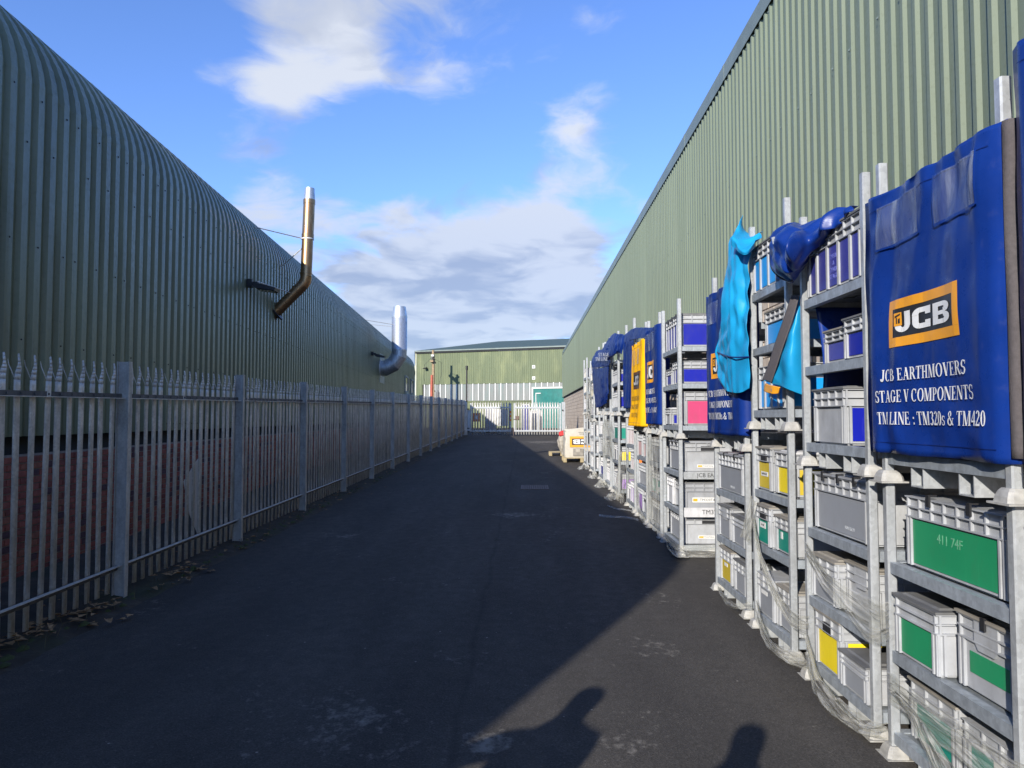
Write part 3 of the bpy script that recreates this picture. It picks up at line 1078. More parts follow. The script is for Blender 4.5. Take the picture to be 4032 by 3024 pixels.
def gate_leaf(xa, xb, label, mid):
    r = empty('palisade_gate', (0, GY, gz(GY)))
    tag(r, label, 'gate', 'double gate leaves')
    mb = MB()
    for (a, b, c, d) in ((xa, xa + 0.09, 0.25, 1.98), (xb - 0.09, xb, 0.25, 1.98), (xa + 0.09, xb - 0.09, 0.25, 0.34), (xa + 0.09, xb - 0.09, 1.66, 1.76)):
        mb.box(a, b, -0.05, 0.0, c, d)
    if mid:
        mb.box(mid, mid + 0.07, -0.046, 0.0, 0.345, 1.655)
    mb.build('gate_frame', M['galv'], r)
    x = xa + 0.15
    while x < xb - 0.1:
        o = link('pale', gpale, r, (x, 0.004, 0), (0, 0, -math.pi / 2))
        solid(o, 0.003)
        x += 0.160
    return r


gl = gate_leaf(-3.38, -0.86, 'left leaf of the galvanised gate, mostly in shadow', None)
gr = gate_leaf(-0.72, 2.16, 'right leaf of the galvanised gate, in full sun with a slide bolt', 0.74)
mb = MB()
mb.box(-0.72, -0.42, -0.10, -0.06, 0.98, 1.02)
mb.box(-0.60, -0.38, -0.085, -0.055, 1.02, 1.20)
mb.build('slide_bolt', M['iron'], gr)
mb = MB()
mb.tube([(-0.83, -0.08, 0.02), (-0.83, -0.08, 0.46), (-0.78, -0.08, 0.50), (-0.72, -0.08, 0.46), (-0.72, -0.08, 0.02)], 0.018, 8)
mb.build('drop_bolt', M['iron'], gl)
mb = MB()
mb.box(-2.03, -1.06, 0.03, 0.045, 0.60, 1.62)
o = mb.build('white_board', M['white'])
o.location = (0, GY, gz(GY))
tag(o, 'plain white board fixed behind the bars of the left gate leaf', 'board')
mb = MB()
mb.box(-3.22, -2.80, 0.032, 0.042, 0.86, 1.38)
o = mb.build('warning_sign', M['sign_orange'])
o.location = (0, GY, gz(GY))
tag(o, 'square orange and white sign behind the shaded gate bars', 'sign', 'orange signs on the gate')
mb = MB()
mb.prism([(-3.13, 1.00), (-2.90, 1.00), (-2.90, 1.13), (-3.02, 1.26), (-3.13, 1.13)], 1, 0.022, 0.030)
mb.build('sign_mark', M['logo_white'], o)
mb = MB()
mb.box(-0.95, -0.862, -0.075, -0.052, 0.90, 1.50)
o = mb.build('warning_sign', M['sign_orange'])
o.location = (0, GY, gz(GY))
tag(o, 'narrow orange sign strip at the edge of the sunlit gate leaf', 'sign', 'orange signs on the gate')
mb = MB()
for z in (1.02, 1.26):
    mb.box(-0.935, -0.877, -0.080, -0.0755, z, z + 0.10)
mb.build('sign_mark', M['logo_white'], o)

# stacked containers glimpsed through the bars
for i, (x0, x1, y0, h, m1, lab) in enumerate((
        (-4.6, -3.9, 52.0, 1.5, 'whitestrip', 'white ribbed container glimpsed behind the hinge side of the shaded gate leaf'),
        (-2.75, -2.05, 50.0, 1.7, 'crate3', 'pale container with blue ribs glimpsed behind the middle of the shaded gate leaf'),
        (-0.2, 0.2, 52.5, 1.9, 'blue2', 'slim blue locker glimpsed behind the sunlit gate leaf'),
        (0.3, 1.2, 55.0, 1.5, 'crate3', 'pale grey container glimpsed between blue locker and teal door'))):
    r = empty('ribbed_container', ((x0 + x1) / 2, y0, gz(y0)))
    tag(r, lab, 'container', 'containers standing beyond the gate')
    w = (x1 - x0) / 2
    mb = MB()
    mb.box(-w, w, 0, 1.0, 0.1, h)
    mb.build('container_body', M[m1], r)
    mb = MB()
    for k in range(4):
        xx = -w + (k + 0.5) * (2 * w) / 4
        mb.box(xx - 0.03, xx + 0.03, -0.03, -0.001, 0.12, h - 0.05)
    mb.build('rib', M['blue2'] if i == 1 else M[m1], r)
    mb = MB()
    mb.box(-w - 0.03, w + 0.03, -0.04, 1.04, h + 0.001, h + 0.07)
    mb.build('lid', M['crate3'], r)
    mb = MB()
    for xx in (-w + 0.08, w - 0.08):
        mb.box(xx - 0.05, xx + 0.05, 0.02, 0.98, -0.01, 0.099)
    mb.build('skid', M['red'] if i == 3 else M['black'], r)

# ------------------------------------------------------------------ right building
RX, RY0, RY1 = 3.30, -6.0, 65.0
prof_w = empty('profiled_warehouse', (RX, 0, 0))
tag(prof_w, 'tall sage green box profile warehouse on the right above a concrete block wall', 'warehouse')
ZB, ZT = 3.55, 7.34


def box_sheet():
    mb = MB()
    prof = []
    for k in range(5):
        o = k * 0.2
        prof += [(o, 0.0), (o + 0.098, 0.0), (o + 0.125, -0.027), (o + 0.172, -0.027)]
    prof += [(1.0, 0.0), (1.03, -0.002)]
    n = len(prof)
    vs = [(d, y, z) for z in (ZB, ZT + 0.0) for (y, d) in prof]
    mb.add(vs, [(i + 1, i, n + i, n + i + 1) for i in range(n - 1)])
    for z in (ZB + 0.1, ZB + 1.9, ZT - 0.15):
        for k in (1, 3):
            y = k * 0.2 + 0.15
            mb.add([(-0.038, y - 0.008, z - 0.008), (-0.044, y + 0.008, z - 0.008), (-0.044, y + 0.008, z + 0.008), (-0.038, y - 0.008, z + 0.008),
                    (-0.036, y - 0.011, z - 0.011), (-0.036, y + 0.011, z - 0.011), (-0.036, y + 0.011, z + 0.011), (-0.036, y - 0.011, z + 0.011)],
                   [(3, 2, 1, 0), (0, 1, 5, 4), (1, 2, 6, 5), (2, 3, 7, 6), (3, 0, 4, 7)], 1)
    return mb.mesh('cladding_sheet', [M['clad_r'], M['trim']])


me = box_sheet()
for k in range(int(RY1 - RY0)):
    link('cladding_sheet', me, prof_w, (-0.0012 * (k % 2), RY0 + k, 0))
y = RY0
while y < RY1 - 0.1:
    yb = min(RY1, y + 3.0)
    mb = MB()
    mb.prism([(-0.043, ZT - 0.06), (-0.043, ZT + 0.20), (0.35, ZT + 0.30), (0.35, ZT + 0.285), (-0.034, ZT + 0.19), (-0.034, ZT - 0.06)], 1, y, yb - 0.012)
    mb.box(-0.048, -0.0435, yb - 0.06, yb + 0.03, ZT - 0.061, ZT + 0.201)
    mb.build('eaves_flashing', M['trim'], prof_w)
    y = yb
mb = MB()
mb.box(0.01, 0.06, RY0, RY1, ZT - 0.15, ZT + 0.15)
mb.box(0.02, 0.30, RY0, RY1 - 0.1, ZB - 0.02, ZT - 0.16)
mb.build('inner_lining', M['dark'], prof_w)
mb = MB()
mb.box(0.0, 18.0, RY1 + 0.002, RY1 + 0.1, 3.5, ZT + 0.1)
mb.build('gable_wall', M['clad_r'], prof_w)
mb = MB()
mb.box(-0.05, -0.002, RY1 - 0.05, RY1 + 0.10, ZB, ZT)
mb.build('corner_flashing', M['trim'], prof_w)
mb = MB()
mb.add([(0.36, RY0, ZT + 0.28), (18, RY0, ZT + 1.9), (18, RY1, ZT + 1.9), (0.36, RY1, ZT + 0.28)], [(0, 1, 2, 3)])
mb.build('roof', M['roof_f'], prof_w)
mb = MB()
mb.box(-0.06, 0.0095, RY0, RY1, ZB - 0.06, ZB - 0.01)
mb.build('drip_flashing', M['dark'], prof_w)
# block wall below
mb = MB()
mb.box(0.062, 0.30, RY0, RY1, -0.5, ZB - 0.061)
bw = mb.build('block_wall', M['blockm'], prof_w)
KL, KH = 0.44, 0.215
bm_ = []
for mt in ('block1', 'block2'):
    b = MB()
    d = 0.006
    b.add([(0, 0, 0), (0, KL, 0), (0, KL, KH), (0, 0, KH), (-0.014, d, d), (-0.014, KL - d, d), (-0.014, KL - d, KH - d), (-0.014, d, KH - d)],
          [(7, 6, 5, 4), (4, 5, 1, 0), (5, 6, 2, 1), (6, 7, 3, 2), (7, 4, 0, 3)])
    bm_.append(b.mesh('block', M[mt]))
rs = random.Random(11)
stuff = MB()
nb = 0
for c in range(15):
    z = ZB - 0.065 - (c + 1) * 0.225
    yy = RY0 + (0.225 if c % 2 else 0.0)
    while yy < RY1 - KL:
        t = rs.choice((0, 0, 1))
        pr = 0.064 - rs.uniform(0, 0.003)
        if yy > 44.5 and nb < 300 and c < 12 and yy < 60:
            link('block', bm_[t], bw, (pr, yy, z))
            nb += 1
        else:
            d = 0.006
            stuff.add([(pr, yy, z), (pr, yy + KL, z), (pr, yy + KL, z + KH), (pr, yy, z + KH), (pr - 0.014, yy + d, z + d), (pr - 0.014, yy + KL - d, z + d),
                       (pr - 0.014, yy + KL - d, z + KH - d), (pr - 0.014, yy + d, z + KH - d)],
                      [(7, 6, 5, 4), (4, 5, 1, 0), (5, 6, 2, 1), (6, 7, 3, 2), (7, 4, 0, 3)], t)
        yy += KL + 0.01
o = stuff.build('blocks', [M['block1'], M['block2']], bw)
o['kind'] = 'stuff'

# ------------------------------------------------------------------ far building beyond the gate
FROT = math.atan2(-5.5, 15.2)
far = empty('far_warehouse', (-11.52, 78.0, 0), FROT)
tag(far, 'faded green warehouse beyond the gate with rooflight band and teal door', 'warehouse')
ZE, UW = 8.75, 34.0
b0, b1 = 3.47, 5.19
DU0, DU1 = 13.1, 18.6


def far_clad(name, u0, u1, z0, z1, mat):
    mb = MB()
    prof = []
    u = u0
    while u < u1 - 1e-6:
        for (a, d) in ((0, 0.0), (0.08, 0.0), (0.11, -0.03), (0.17, -0.03)):
            if u + a < u1:
                prof.append((u + a, d))
        u += 0.2
    prof.append((u1, 0.0))
    n = len(prof)
    vs = [(x, d, z) for z in (z0, z1) for (x, d) in prof]
    mb.add(vs, [(i, i + 1, n + i + 1, n + i) for i in range(n - 1)])
    return mb.build(name, mat, far)


uu = 0.0
while uu < UW:
    far_clad('upper_cladding', uu, min(UW, uu + 5.0), b1 + 0.02, ZE - 0.25, M['clad_f'])
    uu += 5.0
far_clad('lower_cladding', 0.0, DU0, 0.3, b0 - 0.02, M['clad_f'])
far_clad('lower_cladding', DU1, UW, 0.3, b0 - 0.02, M['clad_f'])
far_clad('upper_cladding', 0.0, 0.72, b0 - 0.015, b1 + 0.015, M['clad_f'])
mb = MB()
mb.box(-0.05, DU0 - 0.02, -0.10, 0.0, b0 - 0.11, b0 - 0.025)
mb.build('drip_flashing', M['clad_f'], far)
k = 0
u = 0.95
while u < 30:
    z0 = b0 if (u < DU0 - 0.3 or u > DU1) else 4.80
    mb = MB()
    mb.box(u + 0.03, u + 0.59, 0.02, 0.03, z0, b1)
    mb.build('rooflight_panel', M['translucent'], far)
    mb = MB()
    mb.box(u - 0.045, u + 0.045, -0.05, 0.018, z0 + 0.02, b1 + 0.04)
    mb.build('cover_strip', M['whitestrip'], far)
    u += 0.62
mb = MB()
mb.box(0.02, UW, 0.05, 0.2, 0.0, ZE - 0.3)
mb.build('inner_lining', M['dark'], far)
mb = MB()
mb.box(-0.1, UW, -0.22, 0.05, ZE - 0.07, ZE + 0.06)
mb.build('gutter', M['trim'], far)
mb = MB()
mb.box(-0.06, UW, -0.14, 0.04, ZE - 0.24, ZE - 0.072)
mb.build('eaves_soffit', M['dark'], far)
mb = MB()
mb.box(-0.10, 0.02, -0.10, 0.10, 0.0, ZE - 0.08)
mb.build('corner_flashing', M['panel'], far)
mb = MB()
mb.add([(-0.15, -0.2, ZE + 0.062), (UW, -0.2, ZE + 0.062), (UW, 23.4, 12.1), (-0.15, 23.4, 12.1)], [(0, 1, 2, 3)])
mb.add([(-0.15, -0.2, ZE + 0.0615), (-0.15, 23.4, 12.0), (-0.15, 23.4, 0), (-0.15, 0.3, 0)], [(0, 1, 2, 3)])
mb.build('roof', M['roof_f'], far)
mb = MB()
mb.box(DU0 - 0.14, DU1 + 0.14, -0.10, 0.0, 4.62, 4.78)
mb.box(DU0 - 0.14, DU0, -0.10, 0.0, 0.4, 4.619)
mb.build('door_frame', M['whitestrip'], far)
mb = MB()
nx, nz = 24, 16
vs = []
for j in range(nz + 1):
    for i in range(nx + 1):
        u = DU0 + (DU1 - DU0) * i / nx
        z = 0.6 + 4.02 * j / nz
        vs.append((u, -0.02 + 0.05 * noise.noise(Vector((u * 0.9, z * 0.8, 2.0))), z))
mb.add(vs, [(j * (nx + 1) + i, j * (nx + 1) + i + 1, (j + 1) * (nx + 1) + i + 1, (j + 1) * (nx + 1) + i) for j in range(nz) for i in range(nx)], 0, True)
mb.build('door_curtain', M['door_teal'], far)
mb = MB()
mb.box(DU0 + 0.25, DU0 + 0.32, -0.09, -0.075, 0.5, 4.2)
mb.box(DU0 + 0.32, DU0 + 0.8, -0.09, -0.075, 4.12, 4.2)
mb.build('door_track', M['whitestrip'], far)
mb = MB()
mb.prism([(-1.25, 6.35), (-1.25, 6.75), (-0.11, 7.25), (-0.11, 6.75)], 1, -0.1, 3.0)
mb.build('side_canopy', M['panel'], far)


def fw(u, d, z):
    return Matrix.Translation((-11.52, 78, 0)) @ Matrix.Rotation(FROT, 4, 'Z') @ Vector((u, d, z))


for z, lab in ((6.80, 'small white number plate high on the far green wall'), (5.68, 'small white number plate just above the rooflight band')):
    r = empty('number_plate', fw(13.15, -0.06, z), FROT)
    tag(r, lab, 'number plate', 'number plates on the far wall')
    mb = MB()
    mb.box(-0.16, 0.16, -0.012, 0.0, -0.16, 0.16)
    mb.build('plate', M['whitestrip'], r)
    mb = MB()
    for (a, b, c, d) in ((-0.09, -0.055, -0.09, 0.09), (-0.054, 0.03, 0.055, 0.09), (-0.054, 0.03, -0.09, -0.055), (0.031, 0.065, -0.09, 0.02), (-0.02, 0.0305, -0.015, 0.02)):
        mb.box(a, b, -0.018, -0.0125, c, d)
    mb.build('plate_letter', M['ink'], r)
floodlight(fw(1.2, -0.05, 7.0), FROT - math.pi / 2, 'grey floodlight high on the far green wall left of the pole', 0.9)

# utility pole pair, one behind the other
r = empty('utility_pole', (-9.2, 73.4, gz(60)))
tag(r, 'twin timber utility pole with red cable cover and insulators before the far warehouse', 'utility pole')
for (dx, dy, h) in ((0.0, 0.0, 7.75), (0.18, -1.15, 7.2)):
    mb = MB()
    mb.tube([(dx, dy, 0), (dx, dy, h)], [0.16, 0.12], 12)
    mb.build('pole', M['pole_wood'], r)
mb = MB()
mb.tube([(-0.02, -1.34, 0), (0.05, -1.30, 5.2)], [0.15, 0.12], 8)
mb.build('cable_cover', M['pole_red'], r)
mb = MB()
mb.box(-0.08, 0.22, -1.7, 0.6, 6.45, 6.62)
mb.box(-0.05, 0.2, -1.25, 0.1, 3.6, 3.74)
mb.build('cross_arm', M['pole_wood'], r)
for (yy, zz) in ((-1.5, 6.62), (-1.0, 6.62), (0.35, 6.62)):
    mb = MB()
    mb.tube([(0.08, yy, zz), (0.08, yy, zz + 0.1), (0.08, yy, zz + 0.12), (0.08, yy, zz + 0.3)], [0.03, 0.03, 0.10, 0.06], 10)
    mb.build('insulator', M['lid_dark'], r)
mb = MB()
mb.tube([(0.62, -1.2, 2.0), (0.62, -1.2, 3.5)], 0.20, 14)
mb.tube([(0.62, -1.2, 3.5), (0.62, -1.2, 3.75)], [0.1, 0.05], 10)
mb.box(0.2, 0.45, -1.27, -1.13, 2.5, 2.6)
mb.build('transformer_can', M['lid_dark'], r)
mb = MB()
mb.tube([(0.1, -1.3, 7.0), (-0.7, -1.2, 6.2), (-0.75, -1.2, 5.0), (-0.5, -1.2, 3.8)], 0.015, 5)
mb.tube([(0.1, 0.4, 6.9), (0.85, -0.2, 6.5), (0.9, -0.6, 5.3), (0.62, -1.1, 3.8)], 0.015, 5)
mb.build('cable', M['black'], r)
mb = MB()
mb.box(0.0, 0.26, -1.6, -1.46, 7.0, 7.18)
mb.build('lamp_head', M['galv'], r)
mb = MB()
mb.tube([(-3.63, GY + 0.5, gz(GY)), (-3.63, GY + 0.5, 4.95)], 0.05, 8)
mb.tube([(-3.63, GY + 0.5, 4.7), (-3.63, GY + 0.5, 4.96)], 0.075, 8)
o = mb.build('slim_post', M['black'])
tag(o, 'thin dark upright post rising just behind the left gate post', 'post')

# ------------------------------------------------------------------ galvanised racks, two high
DEPTH = 0.95
CUP = 1.375
TALL = {'C': 1.58, 'H': 1.58, 'I': 1.58, 'J': 1.58, 'K': 1.58, 'M': 1.53}      # some of the bottom racks are a taller pattern
_cache = {}


def cached(key, fn):
    if key not in _cache:
        _cache[key] = fn()
    return _cache[key]


def post_geo(h):
    mb = MB()
    a, c = 0.0235, 0.007
    mb.prism([(-a + c, -a), (a - c, -a), (a, -a + c), (a, a - c), (a - c, a), (-a + c, a), (-a, a - c), (-a, -a + c)], 2, 0.03, h)
    return mb.mesh('post', M['galv'])


def foot_geo():
    mb = MB()
    mb.box(-0.068, 0.068, -0.068, 0.068, 0.0, 0.008)
    n = 4
    prof = [(0.058, 0.0081), (0.054, 0.030), (0.046, 0.050), (0.036, 0.062)]
    rings = []
    for (a, z) in prof:
        c = a * 0.28
        rings.append([(-a + c, -a, z), (a - c, -a, z), (a, -a + c, z), (a, a - c, z), (a - c, a, z), (-a + c, a, z), (-a, a - c, z), (-a, -a + c, z)])
    vs = [p for r in rings for p in r]
    fs = [(j * 8 + i, j * 8 + (i + 1) % 8, (j + 1) * 8 + (i + 1) % 8, (j + 1) * 8 + i) for j in range(3) for i in range(8)]
    fs.append(tuple(range(24, 32)))
    mb.add(vs, fs)
    return mb.mesh('foot_cup', M['cast'])


def deck_geo(w):
    mb = MB()
    z0, z1 = -0.012, -0.008
    nsl = 3
    xs = [0.03, 0.16]
    # cross strips at the ends and between the slots
    lanes = [0.03, 0.17, 0.23, 0.44, 0.50, 0.72, 0.78, DEPTH - 0.03]
    ya, yb = 0.03, w - 0.03
    mb.box(lanes[0], lanes[7], ya, ya + 0.16, z0, z1)
    mb.box(lanes[0], lanes[7], yb - 0.16, yb, z0, z1)
    for a, b in ((0, 1), (2, 3), (4, 5), (6, 7)):
        mb.box(lanes[a], lanes[b], ya + 0.1601, yb - 0.1601, z0, z1)
    for a, b in ((1, 2), (3, 4), (5, 6)):
        mb.box(lanes[a] + 0.0001, lanes[b] - 0.0001, w / 2 - 0.08, w / 2 + 0.08, z0, z1)
    return mb.mesh('shelf', M['deck'])


def rail_geo(L, axis):
    mb = MB()
    # folded angle: outer face and a lip under the deck
    if axis == 'y':
        mb.box(-0.016, -0.011, 0.028, L - 0.028, -0.056, 0.0)
        mb.box(-0.0109, 0.03, 0.028, L - 0.028, -0.056, -0.051)
        mb.box(-0.0109, 0.03, 0.028, L - 0.028, -0.005, 0.0)
    else:
        mb.box(0.028, L - 0.028, -0.016, -0.011, -0.056, 0.0)
        mb.box(0.028, L - 0.028, -0.0109, 0.03, -0.056, -0.051)
        mb.box(0.028, L - 0.028, -0.0109, 0.03, -0.005, 0.0)
    return mb.mesh('rail', M['galv_rail'])


def fork_geo():
    mb = MB()
    mb.box(-0.01, DEPTH + 0.01, -0.055, -0.049, 0.0, 0.094)
    mb.box(-0.01, DEPTH + 0.01, 0.049, 0.055, 0.0, 0.094)
    mb.box(-0.01, DEPTH + 0.01, -0.0489, 0.0489, 0.0, 0.006)
    return mb.mesh('fork_channel', M['galv'])


RACKS = {}


def rack(key, X, ya, yb, tier, label, heights=None, top=None):
    w = yb - ya
    cup = TALL.get(key, CUP)
    zb = gz((ya + yb) / 2) + (cup if tier else 0.0)
    hs = heights or ((0.15, 0.645, 1.085) if tier else ((0.13, 0.535, 0.975) if cup == CUP else (0.13, 0.68, 1.10)))
    top = top or (1.65 if tier else cup + 0.03)
    r = empty('metal_rack', (X, ya, zb))
    tag(r, label, 'rack', 'galvanised racks stacked two high along the wall')
    pm = cached(('post', top), lambda: post_geo(top))
    fm = cached('foot', foot_geo)
    for (x, y) in ((0, 0), (0, w), (DEPTH, 0), (DEPTH, w)):
        link('post', pm, r, (x, y, 0))
        link('foot_cup', fm, r, (x, y, 0))
    dm = cached(('deck', round(w, 3)), lambda: deck_geo(w))
    rm = cached(('rail', round(w, 3)), lambda: rail_geo(w, 'y'))
    sm = cached('siderail', lambda: rail_geo(DEPTH, 'x'))
    for h in hs:
        s = link('shelf', dm, r, (0, 0, h))
        link('rail', rm, s, (0, 0, 0))
        link('rail', rm, s, (DEPTH, w, 0), (0, 0, math.pi))
        link('rail', sm, s, (0, 0, 0))
        link('rail', sm, s, (DEPTH, w, 0), (0, 0, math.pi))
    fk = cached('fork', fork_geo)
    for t in (0.30, 0.70):
        link('fork_channel', fk, r, (0, w * t, 0.0 if not tier else 0.0))
    RACKS[(key, tier)] = (X, ya, yb, zb, hs)
    return r


SPEC = [
    ('Z', 1.86, 1.60, 2.60, 'rack at the photo edge nearest the viewer', 'covered rack at the photo edge nearest the viewer'),
    ('A', 1.86, 2.86, 3.84, 'nearest full rack of the bottom row, under the large blue banner', 'upper rack draped in the large blue banner'),
    ('B', 1.86, 4.03, 4.93, 'bottom rack under the hanging blue bundle, holding long grey crate and yellow crates', 'upper rack with the rolled blue bundle hanging at its top'),
    ('C', 1.86, 5.23, 6.04, 'bottom rack with yellow crates above teal crates', 'upper rack with the cyan tarpaulin hanging off it'),
    ('D', 1.86, 6.26, 7.25, 'bottom rack of grey crates standing at the open gap in the row', 'upper rack behind the banner half hidden by cyan tarpaulin'),
    ('E', 1.82, 8.74, 9.75, 'bottom rack with stencilled lettering on its end rails beyond the gap', 'upper rack open beyond the gap with a pink fronted crate'),
    ('F', 1.82, 9.98, 10.90, 'bottom rack with its front fully wrapped in stretch film', 'upper rack behind the narrow blue banner'),
    ('G', 1.82, 11.12, 12.07, 'bottom rack with orange and magenta fronted crates', 'upper rack behind the yellow banner'),
    ('H', 1.82, 12.32, 13.30, 'bottom rack with pale pink and purple fronted crates', 'upper rack wrapped in dark navy tarpaulin beyond the yellow banner'),
    ('I', 1.82, 14.45, 15.45, 'bottom rack with teal fronted crates on its top shelf', 'upper rack with cover pushed back and open shelves facing the road'),
    ('J', 1.81, 15.75, 16.75, 'bottom rack with a hanging tail of film on its front', 'upper rack under the rumpled blue cover'),
    ('K', 1.81, 17.15, 18.15, 'bottom rack third from the far end of the row', 'upper rack just beyond the rumpled blue cover'),
    ('L', 1.80, 19.40, 20.40, 'bottom rack second from the far end of the row', 'upper rack second from the far end of the row'),
    ('M', 1.79, 21.50, 22.50, 'bottom rack at the far end beside the white bulk bag', 'upper rack at the far end of the row'),
]
for (k, X, ya, yb, l0, l1) in SPEC:
    rack(k, X, ya, yb, 0, ('grey metal ' + l0))
    rack(k, X, ya, yb, 1, ('grey metal ' + l1))


# ------------------------------------------------------------------ crates
def crate_geo(L, W, H, style, matkey):
    """stacking container: L along the road, W into the rack"""
    mb = MB()
    i = 0.016
    ch = min(0.095, H * 0.30)
    hx, hy = W / 2, L / 2
    mb.box(-hx + i, hx - i, -hy + i, hy - i, 0.012, H - 0.008)                      # walls
    mb.box(-hx + 0.03, hx - 0.03, -hy + 0.03, hy - 0.03, 0.0, 0.0119)               # foot
    zs = (H, H - ch * 0.5, H - ch)
    for z in zs:
        mb.box(-hx, hx, -hy, hy, z - 0.006, z)
    rib = 0.0145

    def ribs_y(sign, ys, z0, z1, t=0.005):
        for y in ys:
            x0, x1 = (-hx + 0.0015, -hx + i - 0.0005) if sign < 0 else (hx - i + 0.0005, hx - 0.0015)
            mb.box(x0, x1, y - t, y + t, z0, z1)

    def ribs_x(sign, xs, z0, z1, t=0.005):
        for x in xs:
            y0, y1 = (-hy + 0.0015, -hy + i - 0.0005) if sign < 0 else (hy - i + 0.0005, hy - 0.0015)
            mb.box(x - t, x + t, y0, y1, z0, z1)
    ny = max(3, int(round(L / 0.115)))
    nx = max(3, int(round(W / 0.13)))
    ysr = [-hy + 0.02 + (L - 0.04) * k / ny for k in range(ny + 1)]
    xsr = [-hx + 0.02 + (W - 0.04) * k / nx for k in range(nx + 1)]
    if style == 'handle':
        ysr = [y for y in ysr if abs(y) > 0.24 * L]
        for s in (-1,):
            # sagging grip plate in the middle of the long side
            mb.prism([(-0.20 * L, H - 0.0065), (0.20 * L, H - 0.0065), (0.20 * L, H - ch), (0.13 * L, H - ch * 1.35), (-0.13 * L, H - ch * 1.35), (-0.20 * L, H - ch)], 0, -hx + 0.003, -hx + i - 0.001)
    if style == 'plain':
        ysr, xsr = ysr[::len(ysr) - 1], xsr[::len(xsr) - 1]
    for s in (-1, 1):
        ribs_y(s, ysr, H - ch * 0.5 + 0.0002, H - 0.0062)
        ribs_y(s, ysr, H - ch + 0.0002, H - ch * 0.5 - 0.0062)
        ribs_x(s, xsr, H - ch * 0.5 + 0.0002, H - 0.0062)
        ribs_x(s, xsr, H - ch + 0.0002, H - ch * 0.5 - 0.0062)
        ribs_y(s, (-hy + 0.012, -hy + 0.040, hy - 0.040, hy - 0.012), 0.0125, H - ch - 0.0062, 0.006)
        ribs_x(s, (-hx + 0.012, -hx + 0.040, hx - 0.040, hx - 0.012), 0.0125, H - ch - 0.0062, 0.006)
    if style == 'bars':
        nb = max(2, int(round(L / 0.17)))
        for k in range(1, nb):
            y = -hy + L * k / nb
            ribs_y(-1, (y,), 0.0125, H - ch - 0.0062, 0.012)
    return mb.mesh('crate_body', M[matkey])


def text_mesh(body, size, mat, key=None):
    def make():
        cu = bpy.data.curves.new('lettering', 'FONT')
        cu.body = body
        cu.size = size
        cu.align_x = 'CENTER'
        cu.align_y = 'CENTER'
        cu.extrude = 0.0006
        cu.resolution_u = 2
        o = bpy.data.objects.new('lettering', cu)
        col.objects.link(o)
        dg = bpy.context.evaluated_depsgraph_get()
        dg.update()
        me_ = bpy.data.meshes.new_from_object(o.evaluated_get(dg))
        bpy.data.objects.remove(o)
        bpy.data.curves.remove(cu)
        me_.materials.clear()
        me_.materials.append(M[mat])
        return me_
    return cached(('txt', body, size, mat), make)


FRONT_ROT = (math.pi / 2, 0, -math.pi / 2)     # lettering that faces the road
NEAR_ROT = (math.pi / 2, 0, 0)                 # lettering that faces the viewer


